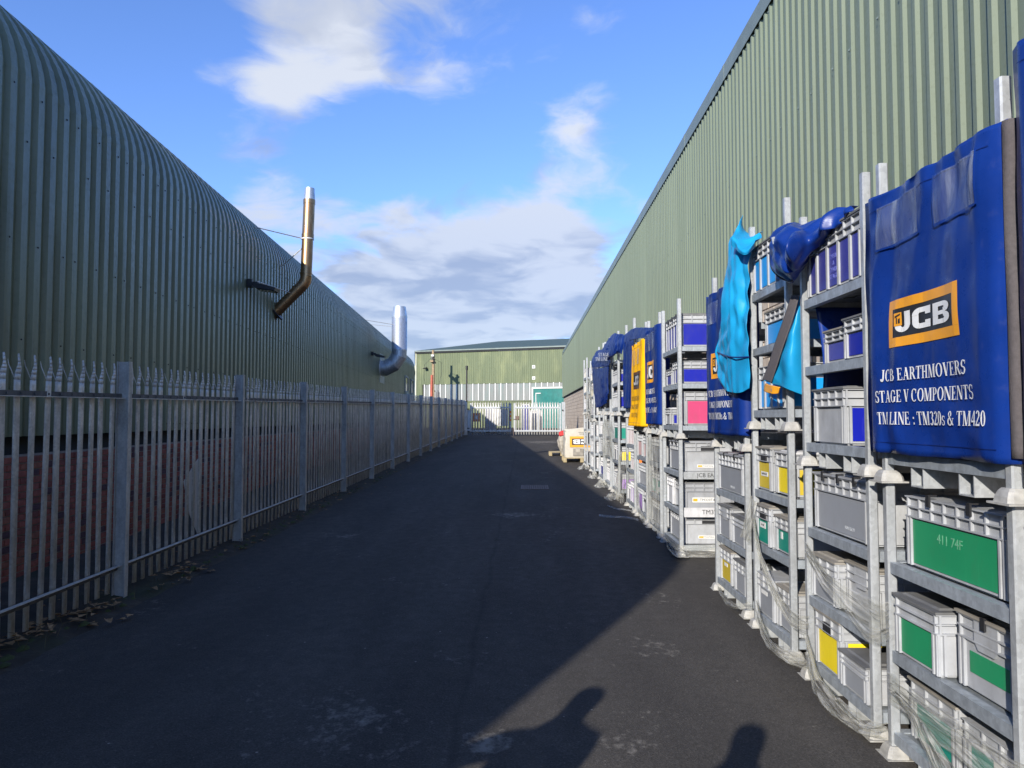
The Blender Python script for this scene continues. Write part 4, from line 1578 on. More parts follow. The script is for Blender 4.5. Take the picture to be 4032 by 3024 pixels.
def crate(key, tier, shelf, y0, L, H, label, front=None, near=None, W=0.58, xin=0.03, style='euro', lid=None, mat='crate', clips=0,
          txt=None, neartxt=None, frac=None, nearhole=False, sticker=None, fronthole=False, rot=0.0, nearsticker=None):
    X, ya, yb, zb, hs = RACKS[(key, tier)]
    cx = X - 0.012 + xin + W / 2
    cy = ya + y0 + L / 2
    r = empty('crate', (cx, cy, zb + hs[shelf] + 0.001), rot)
    tag(r, label, 'crate', 'plastic crates on the metal racks')
    link('crate_body', cached(('crate', L, W, H, style, mat), lambda: crate_geo(L, W, H, style, mat)), r)
    ch = min(0.095, H * 0.30)
    hx, hy = W / 2, L / 2
    z0, z1 = 0.025, H - ch - 0.016
    if front:
        fr = frac or (0.0, 1.0, 0.0, 1.0)
        nb = max(2, int(round(L / 0.17))) if style == 'bars' else 1
        for k in range(nb):
            a = -hy + L * k / nb + (0.05 if k == 0 else 0.016)
            b = -hy + L * (k + 1) / nb - (0.05 if k == nb - 1 else 0.016)
            if nb == 1:
                a2 = a + (b - a) * fr[0]
                b2 = a + (b - a) * fr[1]
            else:
                a2, b2 = a, b
            za, zb_ = z0 + (z1 - z0) * fr[2], z0 + (z1 - z0) * fr[3]
            m = MB()
            m.box(-hx + 0.0115, -hx + 0.0155, a2, b2, za, zb_)
            m.build('label_card', M[front], r)
    if near:
        m = MB()
        m.box(-hx + 0.055, hx - 0.055, -hy + 0.0115, -hy + 0.0155, z0, z1)
        m.build('label_card', M[near], r)
    if lid:
        m = MB()
        m.box(-hx - 0.006, hx + 0.006, -hy - 0.006, hy + 0.006, H + 0.001, H + 0.012)
        c = 0.03
        m.add([(-hx + c, -hy + c, H + 0.0121), (hx - c, -hy + c, H + 0.0121), (hx - c, hy - c, H + 0.0121), (-hx + c, hy - c, H + 0.0121),
               (-hx + c + .01, -hy + c + .01, H + 0.02), (hx - c - .01, -hy + c + .01, H + 0.02), (hx - c - .01, hy - c - .01, H + 0.02), (-hx + c + .01, hy - c - .01, H + 0.02)],
              [(4, 5, 6, 7), (0, 1, 5, 4), (1, 2, 6, 5), (2, 3, 7, 6), (3, 0, 4, 7)])
        m.build('lid', M[lid], r)
    for k in range(clips):
        y = -hy + L * (k + 0.7) / (clips + 0.4)
        m = MB()
        m.box(-hx - 0.010, -hx - 0.0005, y - 0.014, y + 0.014, H - 0.032, H + 0.016)
        m.box(-hx - 0.010, -hx + 0.03, y - 0.012, y + 0.012, H + 0.0165, H + 0.023)
        m.build('clip', M['black'], r)
    if txt:
        s, size, mt, dy, dz = txt
        link('lettering', text_mesh(s, size, mt), r, (-hx + 0.0105, dy, z0 + (z1 - z0) * dz), FRONT_ROT)
    if sticker:
        s, size, dy, dz, w, h = sticker
        m = MB()
        zz = z0 + (z1 - z0) * dz
        m.box(-hx + 0.0085, -hx + 0.0110, dy - w / 2, dy + w / 2, zz - h / 2, zz + h / 2)
        st = m.build('sticker', M['white'], r)
        if s:
            link('lettering', text_mesh(s, size, 'ink'), st, (-hx + 0.0078, dy, zz), FRONT_ROT)
    if nearsticker:
        s, size, dx, dz, w, h = nearsticker
        m = MB()
        zz = z0 + (z1 - z0) * dz
        m.box(dx - w / 2, dx + w / 2, -hy + 0.0085, -hy + 0.0110, zz - h / 2, zz + h / 2)
        st = m.build('sticker', M['white'], r)
        link('lettering', text_mesh(s, size, 'ink'), st, (dx + w * 0.12, -hy + 0.0078, zz), NEAR_ROT)
        m = MB()
        m.box(dx - w / 2 + 0.008, dx - w / 2 + 0.06, -hy + 0.0078, -hy + 0.0084, zz - h * 0.28, zz + h * 0.28)
        m.build('sticker_emblem', M['logo_amber'], st)
    if neartxt:
        s, size, mt, dx, dz = neartxt
        link('lettering', text_mesh(s, size, mt), r, (dx, -hy + 0.0105, z0 + (z1 - z0) * dz), NEAR_ROT)
    if nearhole:
        m = MB()
        m.box(-0.075, 0.075, -hy + 0.0005, -hy + 0.012, H - ch - 0.005, H - ch * 0.42)
        m.build('hand_hole', M['black'], r)
    if fronthole:
        m = MB()
        m.box(-hx + 0.0004, -hx + 0.012, -0.06, 0.06, H - ch - 0.01, H - ch * 0.45)
        m.build('hand_hole', M['black'], r)
    return r


# -- bottom row, nearest rack
crate('A', 0, 2, 0.10, 0.76, 0.345, 'large grey crate with full green panel under the large blue banner', 'green', 'green', lid=None, clips=2,
      txt=('411 74F', 0.062, 'faint', 0.02, 0.70))
crate('A', 0, 1, 0.53, 0.385, 0.285, 'lidded grey crate with green panel in front of the dark TM320 crate, nearest rack', 'green', lid='lid_dark', xin=-0.01, W=0.40, style='plain')
crate('A', 0, 1, 0.07, 0.40, 0.320, 'grey crate with small green panel below a sagging grip plate, nearest rack', 'green', style='handle', lid='lid', xin=0.045,
      frac=(0.02, 0.92, 0.32, 0.80), clips=1)
crate('A', 0, 1, 0.16, 0.72, 0.300, 'grey crate lettered TM320 standing in the dark at the back of the nearest rack', None, xin=0.64, W=0.27, mat='crate2',
      txt=('TM320', 0.06, 'ink', 0.02, 0.62))
crate('A', 0, 0, 0.50, 0.40, 0.285, 'teal fronted crate with dusty green lid behind stretch film, nearest rack', 'teal', lid='lid', xin=0.05)
crate('A', 0, 0, 0.06, 0.40, 0.270, 'teal fronted crate with white numbered sticker behind stretch film, nearest rack', 'teal', near='green', lid=None, xin=0.05,
      sticker=('411', 0.03, -0.08, 0.92, 0.15, 0.04))
crate('A', 0, 0, 0.30, 0.20, 0.08, 'small white tray lying across the teal fronted crates of the nearest rack', None, W=0.3, xin=0.09, mat='crate3', style='plain').location.z += 0.31
# -- bottom row, second rack
crate('B', 0, 2, 0.09, 0.76, 0.350, 'long plain grey crate with black clips below the hanging blue bundle', 'greycard', lid='crate2', clips=3, txt=('FUMTECH', 0.028, 'faintgrey', -0.12, 0.18))
crate('B', 0, 1, 0.49, 0.385, 0.27, 'grey lidded crate behind slanting stretch film, under the long grey crate', 'greycard', lid='lid', xin=0.01)
crate('B', 0, 1, 0.06, 0.385, 0.30, 'grey crate with sagging grip plate partly behind stretch film, under the long grey crate', None, style='handle', lid='lid', xin=0.05)
crate('B', 0, 1, 0.14, 0.66, 0.385, 'teal sheeted crate in the dark at the back below the long grey crate', 'teal', xin=0.64, W=0.27, lid='teal')
crate('B', 0, 0, 0.42, 0.385, 0.335, 'yellow fronted crate with white gap handle, bottom shelf below the long grey crate', 'yellow', 'yellow', lid='lid', xin=0.0, fronthole=True)
crate('B', 0, 0, 0.05, 0.345, 0.20, 'grey lidded crate on the bottom shelf standing before the yellow panelled crate', 'greycard', lid='lid_dark', xin=-0.015, W=0.42, style='plain')
# -- third rack
crate('C', 0, 2, 0.43, 0.36, 0.33, 'yellow fronted crate with sticker, farther of two above the teal crates', 'yellow2', lid='lid', xin=0.01, fronthole=True, sticker=('LH38TT48-LCP', 0.02, 0.0, 0.55, 0.16, 0.035))
crate('C', 0, 2, 0.03, 0.36, 0.31, 'yellow fronted crate beside the post, nearer of two above the teal crates', 'yellow', lid='crate3', xin=0.03, near='yellow2')
crate('C', 0, 1, 0.42, 0.34, 0.30, 'teal fronted crate with torn white paper on its corner, below the yellow crates', 'teal', lid='lid', xin=-0.01, sticker=('411 088', 0.02, 0.02, 0.78, 0.13, 0.045), fronthole=True)
crate('C', 0, 1, 0.03, 0.35, 0.26, 'teal fronted crate with a rag hanging out, below the yellow crates', 'teal', lid='lid', xin=0.015, sticker=('', 0.02, 0.05, 0.75, 0.04, 0.05))
crate('C', 0, 0, 0.38, 0.40, 0.32, 'grey card fronted crate on the bottom shelf under the teal crates', 'greycard', xin=0.0, sticker=('', 0.02, 0.05, 0.85, 0.14, 0.03))
crate('C', 0, 0, 0.02, 0.34, 0.30, 'grey crate behind sagging film on the bottom shelf under the teal crates', 'greycard', lid='lid', xin=0.02)
# -- fourth rack
crate('D', 0, 2, 0.10, 0.80, 0.335, 'long grey crate on the top shelf of the bottom rack beside the open gap', 'greycard', lid='crate2', clips=2, xin=0.0, txt=('FUMTECH', 0.03, 'faintgrey', -0.05, 0.15))
crate('D', 0, 1, 0.50, 0.42, 0.29, 'grey crate with grip plate, farther one on the middle shelf beside the open gap', 'greycard', style='handle', lid='lid_dark', xin=0.0)
crate('D', 0, 1, 0.06, 0.40, 0.25, 'low grey lidded crate, nearer one on the middle shelf beside the open gap', 'greycard', lid='lid_dark', xin=0.0, style='plain')
crate('D', 0, 0, 0.48, 0.40, 0.30, 'mustard fronted crate on the bottom shelf beside the open gap', 'yellow2', lid='lid', xin=0.0, near='yellow', sticker=('', 0.02, 0.02, 0.82, 0.1, 0.03))
crate('D', 0, 0, 0.05, 0.36, 0.27, 'grey crate with crumpled white paper on its rim, bottom shelf beside the open gap', 'greycard', lid='lid_dark', xin=0.0)
# -- fifth rack, beyond the gap: its near end faces the viewer
crate('E', 0, 2, 0.06, 0.80, 0.345, 'grey crate with hand hole on the top shelf above the stencilled rail', 'greycard', xin=0.05, W=0.58, lid='crate2', clips=3, nearhole=True,
      nearsticker=('TM320T4FA2', 0.022, -0.02, 0.22, 0.20, 0.036))
crate('E', 0, 1, 0.06, 0.46, 0.31, 'grey crate with large white sticker between the two stencilled rails', None, xin=0.05, W=0.60, lid='lid_dark', clips=1, mat='crate2',
      nearsticker=('TM320T4FA', 0.044, -0.03, 0.50, 0.32, 0.058))
crate('E', 0, 1, 0.54, 0.38, 0.33, 'pale grey open crate behind the stickered crate on the middle shelf', None, xin=0.02, mat='crate3')
crate('E', 0, 0, 0.06, 0.80, 0.335, 'grey crate with hand hole on the lowest shelf above the film', 'greycard', xin=0.05, W=0.59, lid='lid', clips=3, nearhole=True, mat='crate',
      nearsticker=('TM320T4FA2', 0.022, -0.02, 0.30, 0.20, 0.036))
# -- film wrapped rack
crate('F', 0, 2, 0.05, 0.78, 0.33, 'grey crate dimly seen at the top of the film wrapped rack', 'greycard', xin=0.02, lid='lid')
crate('F', 0, 1, 0.05, 0.38, 0.30, 'teal fronted crate dimly seen through the wrapped film, nearer half', 'teal', xin=0.02, near='teal', sticker=('', 0.02, 0.0, 0.3, 0.2, 0.07))
crate('F', 0, 1, 0.46, 0.38, 0.30, 'teal fronted crate dimly seen through the wrapped film, farther half', 'teal', xin=0.02)
crate('F', 0, 0, 0.05, 0.78, 0.30, 'grey card crate with brown lid at the foot of the film wrapped rack', 'greycard', xin=0.02, lid='lid')
# -- rack with orange and magenta
crate('G', 0, 2, 0.44, 0.44, 0.34, 'tall pale pink fronted crate on the top shelf below the yellow banner', 'palepink', xin=0.0)
crate('G', 0, 2, 0.03, 0.36, 0.31, 'pale pink fronted crate with orange end panel below the yellow banner', 'palepink', xin=0.01, near='orange')
crate('G', 0, 1, 0.05, 0.80, 0.31, 'grey crate with orange end panel on the middle shelf below the yellow banner', None, xin=0.01, near='orange', lid='crate3')
crate('G', 0, 0, 0.42, 0.44, 0.36, 'tall crate with magenta end panel on the bottom shelf below the yellow banner', 'purple', xin=0.0, near='magenta')
crate('G', 0, 0, 0.03, 0.36, 0.26, 'grey crate with dark hand hole on the bottom shelf below the yellow banner', None, xin=0.0, fronthole=True, nearhole=True)
# -- rack with purple and pink
crate('H', 0, 2, 0.05, 0.84, 0.36, 'tall crate with pale pink bars on the top shelf below the navy cover', 'palepink', xin=0.0, style='bars', mat='crate3')
crate('H', 0, 1, 0.05, 0.45, 0.30, 'crate with pale orange bars on the middle shelf below the navy cover', 'palepink', xin=0.0, style='bars', near='orange')
crate('H', 0, 0, 0.50, 0.42, 0.29, 'pale open crate on the bottom shelf below the navy cover', None, xin=0.0, mat='crate3')
crate('H', 0, 0, 0.05, 0.42, 0.36, 'pale crate with a lilac stripe on the bottom shelf below the navy cover', 'purple', xin=-0.01, mat='crate3', style='bars')
# -- far racks
crate('I', 0, 2, 0.05, 0.86, 0.34, 'teal ended crate on the top shelf below the open upper shelves', 'teal', near='teal', xin=0.02, nearsticker=('', 0.02, 0.02, 0.4, 0.3, 0.05))
crate('I', 0, 1, 0.05, 0.45, 0.29, 'grey crate with a yellow end on the middle shelf under the teal crate', 'greycard', near='yellow', xin=0.02)
crate('I', 0, 1, 0.54, 0.38, 0.31, 'pale crate behind the yellow ended crate under the teal crate', 'greycard', xin=0.02, mat='crate3')
crate('I', 0, 0, 0.05, 0.86, 0.31, 'grey crate with purple end on the bottom shelf under the teal crate', None, near='purple', xin=0.02, style='bars')
crate('J', 0, 2, 0.05, 0.86, 0.33, 'grey crate on the top shelf behind the hanging tail of film', 'greycard', xin=0.02, style='bars', near='greycard')
crate('J', 0, 1, 0.05, 0.86, 0.30, 'grey crate on the middle shelf behind the hanging tail of film', 'greycard', xin=0.02, style='bars')
crate('J', 0, 0, 0.05, 0.86, 0.30, 'pale grey crate on the bottom shelf behind the hanging tail of film', None, xin=0.02, style='bars', mat='crate3')
crate('K', 0, 2, 0.05, 0.86, 0.32, 'pale grey crate on the top shelf of third bottom rack from the far end', None, xin=0.02, mat='crate3', style='bars')
crate('K', 0, 1, 0.05, 0.86, 0.30, 'pale blue grey crate on the middle shelf of third bottom rack from the far end', 'greycard', xin=0.02, style='bars', near='palepink')
crate('K', 0, 0, 0.05, 0.86, 0.32, 'crate with blue card on the lowest shelf of third bottom rack from the far end', 'blue2', xin=0.02, mat='crate3')
for sh, lab in ((2, 'top'), (1, 'middle'), (0, 'lowest')):
    crate('L', 0, sh, 0.05, 0.86, 0.30, 'grey crate on the %s shelf of second bottom rack from the far end' % lab, 'greycard', xin=0.02, style='bars', mat='crate3')
    crate('M', 0, sh, 0.05, 0.86, 0.30, 'grey crate on the %s shelf of the far end bottom rack by the bulk bag' % lab, 'greycard', xin=0.02, mat='crate', near='greycard')
# -- upper row
crate('B', 1, 2, 0.03, 0.80, 0.375, 'tall grey crate with faded blue panels beneath the rolled blue bundle', 'blue2', style='bars', lid='lid_dark', xin=0.0,
      txt=('TM320\n&\nTM420\nSTAGE', 0.041, 'faintblue', 0.0, 0.48))
crate('B', 1, 1, 0.36, 0.36, 0.205, 'low grey crate with faded blue panel, farther one under the tall blue panelled crate', 'blue2', lid='lid', xin=0.06)
crate('B', 1, 1, 0.00, 0.34, 0.235, 'grey crate with bright blue end panel, nearer one under the tall blue panelled crate', 'blue', near='blue', lid='lid_dark', xin=0.02, W=0.7)
crate('B', 1, 0, 0.30, 0.46, 0.33, 'grey crate with bright blue end on the lowest shelf beside a small grey tub', None, near='blue', lid='lid_dark', xin=0.0, W=0.62)
crate('C', 1, 2, 0.04, 0.74, 0.36, 'grey crate with cyan panels on the top shelf beside the hanging cyan tarpaulin', 'cyan', style='bars', lid='lid_dark', xin=0.0)
crate('C', 1, 1, 0.22, 0.46, 0.27, 'grey crate with cyan end on the middle shelf behind the slanting strip', 'cyan', near='cyan', lid='lid', xin=0.06, W=0.66)
crate('C', 1, 0, 0.14, 0.60, 0.34, 'grey crate with cyan panels on the lowest shelf under the hanging flap', 'cyan', near='cyan', xin=0.02, style='bars')
crate('E', 1, 2, 0.05, 0.84, 0.385, 'tall grey crate with bright blue end panels, topmost beyond the gap', 'blue2', style='bars', lid='lid_dark', near='blue', xin=0.02, clips=3)
crate('E', 1, 1, 0.05, 0.44, 0.27, 'grey crate with lettered blue end, on the shelf above the pink crate', 'blue2', style='bars', near='blue', xin=0.02, W=0.86,
      neartxt=('TM320\nTM420\nSTAGE', 0.035, 'faintblue', 0.12, 0.45))
crate('E', 1, 1, 0.54, 0.36, 0.20, 'low crate with dark blue panel, farther one on the shelf above the pink crate', 'blue2', lid='lid_dark', xin=0.02)
crate('E', 1, 0, 0.05, 0.40, 0.40, 'tall grey crate with bright pink end panel beyond the gap', None, near='pink', xin=0.06, W=0.86, neartxt=('STAGE', 0.05, 'faintpink', 0.02, 0.62))
crate('E', 1, 0, 0.56, 0.32, 0.20, 'small lidded tub with blue end panel behind the pink fronted crate', None, near='blue', lid='crate3', xin=0.0, W=0.42)
crate('I', 1, 1, 0.06, 0.84, 0.26, 'grey crate with bright blue end on the open middle shelf far along the row', None, style='bars', near='blue', xin=0.0)
crate('I', 1, 0, 0.06, 0.84, 0.32, 'grey crate with bright blue end on the open lowest shelf far along the row', None, style='bars', near='blue', xin=0.0)
crate('K', 1, 0, 0.06, 0.84, 0.32, 'crate with yellow band on the lowest shelf beyond the rumpled blue cover', 'yellow2', xin=0.0, mat='crate')
crate('K', 1, 1, 0.06, 0.84, 0.30, 'crate with sky blue panel on the middle shelf beyond the rumpled blue cover', 'cyan', xin=0.0, mat='crate3')
for k, nm in (('L', 'second upper rack from the far end'), ('M', 'far end upper rack')):
    for sh, lab, c in ((2, 'top', 'yellow2'), (1, 'middle', 'yellow'), (0, 'lowest', 'blue2')):
        crate(k, 1, sh, 0.06, 0.84, 0.31 - 0.02 * sh, 'crate with %s card, %s shelf of %s' % ({'yellow2': 'mustard', 'yellow': 'yellow', 'blue2': 'blue'}[c], lab, nm), c, xin=0.0, style='bars', mat='crate3')
# small things on the shelves
X, ya, yb, zb, hs = RACKS[('B', 1)]
mb = MB()
mb.tube([(X + 0.12, ya + 0.10, zb + hs[0] + 0.001), (X + 0.12, ya + 0.10, zb + hs[0] + 0.11), (X + 0.12, ya + 0.10, zb + hs[0] + 0.13)], [0.05, 0.06, 0.048], 14)
o = mb.build('tub', M['lid_dark'])
tag(o, 'small round grey tub beside the blue ended crate on the lowest shelf', 'tub')
# stencilled end rails of the rack beyond the gap
X, ya, yb, zb, hs = RACKS[('E', 0)]
for h, s in ((hs[2], 'JCB EARTHMOVERS'), (hs[1], 'TM320TS / 3 M')):
    mb = MB()
    mb.box(X + 0.03, X + DEPTH - 0.03, ya - 0.024, ya - 0.017, zb + h - 0.075, zb + h + 0.035 if h == hs[1] else zb + h + 0.012)
    o = mb.build('stencil_plate', M['galv'] if h == hs[2] else M['crate3'])
    tag(o, 'steel plate stencilled %s across the rack end beyond the gap' % ('with the upper line' if h == hs[2] else 'with the lower, rust marked line'), 'plate', 'stencilled plates on the rack end')
    link('lettering', text_mesh(s, 0.066 if h == hs[2] else 0.074, 'ink'), o, (X + 0.47, ya - 0.0255, zb + h - (0.030 if h == hs[2] else 0.018)), NEAR_ROT)

# ------------------------------------------------------------------ lettering for the covers: a bold roman and a heavy block face
TH, TN, SF = 0.17, 0.055, 0.045


def q(x0, x1, y0, y1):
    return [(x0, y0), (x1, y0), (x1, y1), (x0, y1)]


def stem(x, y0=0.0, y1=1.0, w=TH, top=True, bot=True, o=0.07):
    p = [q(x, x + w, y0, y1)]
    if bot:
        p.append(q(x - o, x + w + o, y0, y0 + SF))
    if top:
        p.append(q(x - o, x + w + o, y1 - SF, y1))
    return p


def arc(cx, cy, ro, ri, a0, a1, n=12):
    """elliptical ring segment, thick at the sides and thin above and below"""
    ps = []
    for i in range(n):
        a, b = R(a0 + (a1 - a0) * i / n), R(a0 + (a1 - a0) * (i + 1) / n)
        ps.append([(cx + ri[0] * math.cos(a), cy + ri[1] * math.sin(a)), (cx + ro[0] * math.cos(a), cy + ro[1] * math.sin(a)),
                   (cx + ro[0] * math.cos(b), cy + ro[1] * math.sin(b)), (cx + ri[0] * math.cos(b), cy + ri[1] * math.sin(b))])
    return ps


def diag(x0, y0, x1, y1, w):
    return [[(x0 - w / 2, y0), (x0 + w / 2, y0), (x1 + w / 2, y1), (x1 - w / 2, y1)]]


def roman(c):
    if c == ' ':
        return [], 0.30
    if c == 'I':
        return stem(0.09), 0.42
    if c == 'J':
        return stem(0.22, 0.2, 1.0, bot=False) + arc(0.19, 0.22, (0.20, 0.24), (0.03, 0.17), 180, 360), 0.52
    if c == 'C':
        return arc(0.40, 0.5, (0.36, 0.52), (0.19, 0.46), 48, 312, 18) + [q(0.60, 0.655, 0.64, 0.97)], 0.76
    if c == 'G':
        return arc(0.40, 0.5, (0.36, 0.52), (0.19, 0.46), 48, 320, 18) + [q(0.60, 0.655, 0.64, 0.97)] + stem(0.54, 0.04, 0.46, bot=False), 0.82
    if c == 'O':
        return arc(0.42, 0.5, (0.38, 0.52), (0.21, 0.46), 0, 360, 22), 0.84
    if c == '0':
        return arc(0.27, 0.5, (0.23, 0.52), (0.09, 0.46), 0, 360, 20), 0.55
    if c == 'B':
        return stem(0.09) + [q(0.26, 0.38, 1 - TN, 1.0), q(0.26, 0.38, 0.5, 0.5 + TN), q(0.26, 0.38, 0, TN)] + \
            arc(0.36, 0.75, (0.25, 0.25), (0.09, 0.20), -90, 90) + arc(0.38, 0.26, (0.28, 0.28), (0.11, 0.21), -90, 90), 0.74
    if c == 'P':
        return stem(0.09) + [q(0.26, 0.38, 1 - TN, 1.0), q(0.26, 0.38, 0.45, 0.45 + TN)] + arc(0.36, 0.725, (0.27, 0.275), (0.10, 0.22), -90, 90), 0.68
    if c == 'R':
        return stem(0.09) + [q(0.26, 0.38, 1 - TN, 1.0), q(0.26, 0.38, 0.47, 0.47 + TN)] + arc(0.36, 0.735, (0.27, 0.265), (0.10, 0.21), -90, 90) + \
            diag(0.69, 0.0, 0.40, 0.49, 0.19) + [q(0.60, 0.82, 0, SF)], 0.80
    if c == 'D':
        return stem(0.09) + [q(0.26, 0.36, 1 - TN, 1.0), q(0.26, 0.36, 0, TN)] + arc(0.34, 0.5, (0.43, 0.5), (0.25, 0.44), -90, 90, 16), 0.82
    if c == 'E':
        return stem(0.09, o=0.06) + [q(0.26, 0.62, 1 - TN, 1.0), q(0.26, 0.46, 0.48, 0.48 + TN), q(0.26, 0.64, 0, TN), q(0.575, 0.62, 0.78, 1.0), q(0.60, 0.645, 0, 0.24), q(0.43, 0.47, 0.38, 0.63)], 0.72
    if c == 'L':
        return stem(0.09) + [q(0.26, 0.62, 0, TN), q(0.575, 0.625, 0, 0.30)], 0.68
    if c == 'T':
        return stem(0.27, top=False) + [q(0.04, 0.67, 1 - TN, 1.0), q(0.04, 0.085, 0.74, 1.0), q(0.625, 0.67, 0.74, 1.0)], 0.72
    if c == 'H':
        return stem(0.09) + stem(0.54) + [q(0.26, 0.54, 0.48, 0.48 + TN + 0.01)], 0.84
    if c == 'A':
        return diag(0.14, 0.0, 0.38, 1.0, 0.06) + diag(0.62, 0.0, 0.38, 1.0, 0.19) + [q(0.24, 0.54, 0.30, 0.30 + TN), q(0.02, 0.26, 0, SF), q(0.48, 0.78, 0, SF)], 0.78
    if c == 'V':
        return diag(0.40, 0.0, 0.16, 1.0, 0.19) + diag(0.40, 0.0, 0.64, 1.0, 0.06) + [q(0.02, 0.30, 1 - SF, 1), q(0.52, 0.76, 1 - SF, 1)], 0.78
    if c == 'M':
        return stem(0.10, w=0.06) + stem(0.74) + diag(0.47, 0.0, 0.19, 1.0, 0.18) + diag(0.47, 0.0, 0.76, 1.0, 0.06), 1.02
    if c == 'N':
        return stem(0.10, w=0.06) + stem(0.66, w=0.06, bot=False) + diag(0.66, 0.0, 0.18, 1.0, 0.19), 0.84
    if c in 'Ss':
        k = 1.0 if c == 'S' else 0.68
        ps = arc(0.30, 0.745, (0.25, 0.275), (0.10, 0.21), 35, 270) + arc(0.30, 0.265, (0.27, 0.285), (0.11, 0.21), -145, 90) + [q(0.50, 0.545, 0.70, 0.98), q(0.05, 0.095, 0.02, 0.32)]
        return [[(x * k, y * k) for x, y in p] for p in ps], 0.62 * k
    if c == '3':
        return arc(0.26, 0.755, (0.23, 0.265), (0.08, 0.20), -80, 150) + arc(0.25, 0.26, (0.26, 0.28), (0.09, 0.21), -150, 85), 0.55
    if c == '2':
        return arc(0.27, 0.73, (0.23, 0.29), (0.08, 0.22), -20, 160) + diag(0.10, 0.10, 0.42, 0.66, 0.12) + [q(0.03, 0.50, 0, 0.13), q(0.45, 0.50, 0.13, 0.24)], 0.55
    if c == '4':
        return [q(0.31, 0.46, 0, 1.0), q(0.02, 0.54, 0.24, 0.35)] + diag(0.06, 0.34, 0.36, 0.98, 0.07), 0.56
    if c == ':':
        return [q(0.10, 0.26, 0.02, 0.17), q(0.10, 0.26, 0.45, 0.60)], 0.36
    if c == '&':
        return arc(0.36, 0.78, (0.20, 0.23), (0.08, 0.17), -40, 220) + arc(0.34, 0.27, (0.32, 0.29), (0.15, 0.22), 110, 345) + diag(0.74, 0.02, 0.27, 0.66, 0.17) + \
            diag(0.62, 0.16, 0.76, 0.50, 0.06) + [q(0.64, 0.88, 0.47, 0.51)], 0.92
    return [], 0.4


def block(c):
    if c == 'J':
        return [q(0.50, 0.78, 0.36, 1.0)] + arc(0.42, 0.36, (0.36, 0.36), (0.09, 0.12), 180, 360, 14), 0.86
    if c == 'C':
        return [q(0.02, 0.30, 0.34, 0.66), q(0.36, 0.86, 0.76, 1.0), q(0.36, 0.86, 0.0, 0.24), q(0.60, 0.86, 0.24, 0.36), q(0.60, 0.86, 0.64, 0.76)] + \
            arc(0.36, 0.66, (0.34, 0.34), (0.06, 0.10), 90, 180, 8) + arc(0.36, 0.34, (0.34, 0.34), (0.06, 0.10), 180, 270, 8), 0.94
    if c == 'B':
        return [q(0.04, 0.32, 0, 1), q(0.32, 0.56, 0.79, 1.0), q(0.32, 0.56, 0.0, 0.21), q(0.32, 0.60, 0.41, 0.59)] + \
            arc(0.56, 0.745, (0.30, 0.255), (0.04, 0.045), -90, 90, 10) + arc(0.57, 0.265, (0.32, 0.265), (0.05, 0.055), -90, 90, 10), 0.94
    return [], 0.5


def layout(text, cap, width, glyph=roman, slant=0.0):
    """polygons for a line of text, cap height cap, squeezed to the given width, starting at u = 0"""
    tot = sum(glyph(c)[1] for c in text)
    k = width / tot
    out, x = [], 0.0
    for c in text:
        ps, adv = glyph(c)
        for i, p in enumerate(ps):
            out.append([((x + a) * k + slant * b * cap, b * cap) for a, b in p])
        x += adv
    return out


def lay(polys, surf, off, name, mat, parent, sub=1, thick=0.0008):
    """put flat shapes onto a cover's own surface; each piece a hair above the one before so none coincide"""
    mb = MB()
    for i, p in enumerate(polys):
        o2 = off + 0.00012 * (i % 7)
        if sub > 1 and len(p) == 4:
            g = []
            for j in range(sub + 1):
                for k in range(sub + 1):
                    s, t = k / sub, j / sub
                    a = [(1 - s) * (1 - t), s * (1 - t), s * t, (1 - s) * t]
                    g.append(surf(sum(w * c[0] for w, c in zip(a, p)), sum(w * c[1] for w, c in zip(a, p)), o2))
            mb.add(g, [(j * (sub + 1) + k, j * (sub + 1) + k + 1, (j + 1) * (sub + 1) + k + 1, (j + 1) * (sub + 1) + k) for j in range(sub) for k in range(sub)])
        else:
            top = [surf(a, b, o2) for a, b in p]
            mb.add(top, [tuple(range(len(p)))])
    return mb.build(name, mat, parent)


def shift(polys, du, dv, s=1.0, rot180=False):
    if rot180:
        return [[(du - a * s, dv - b * s) for a, b in p] for p in polys]
    return [[(du + a * s, dv + b * s) for a, b in p] for p in polys]


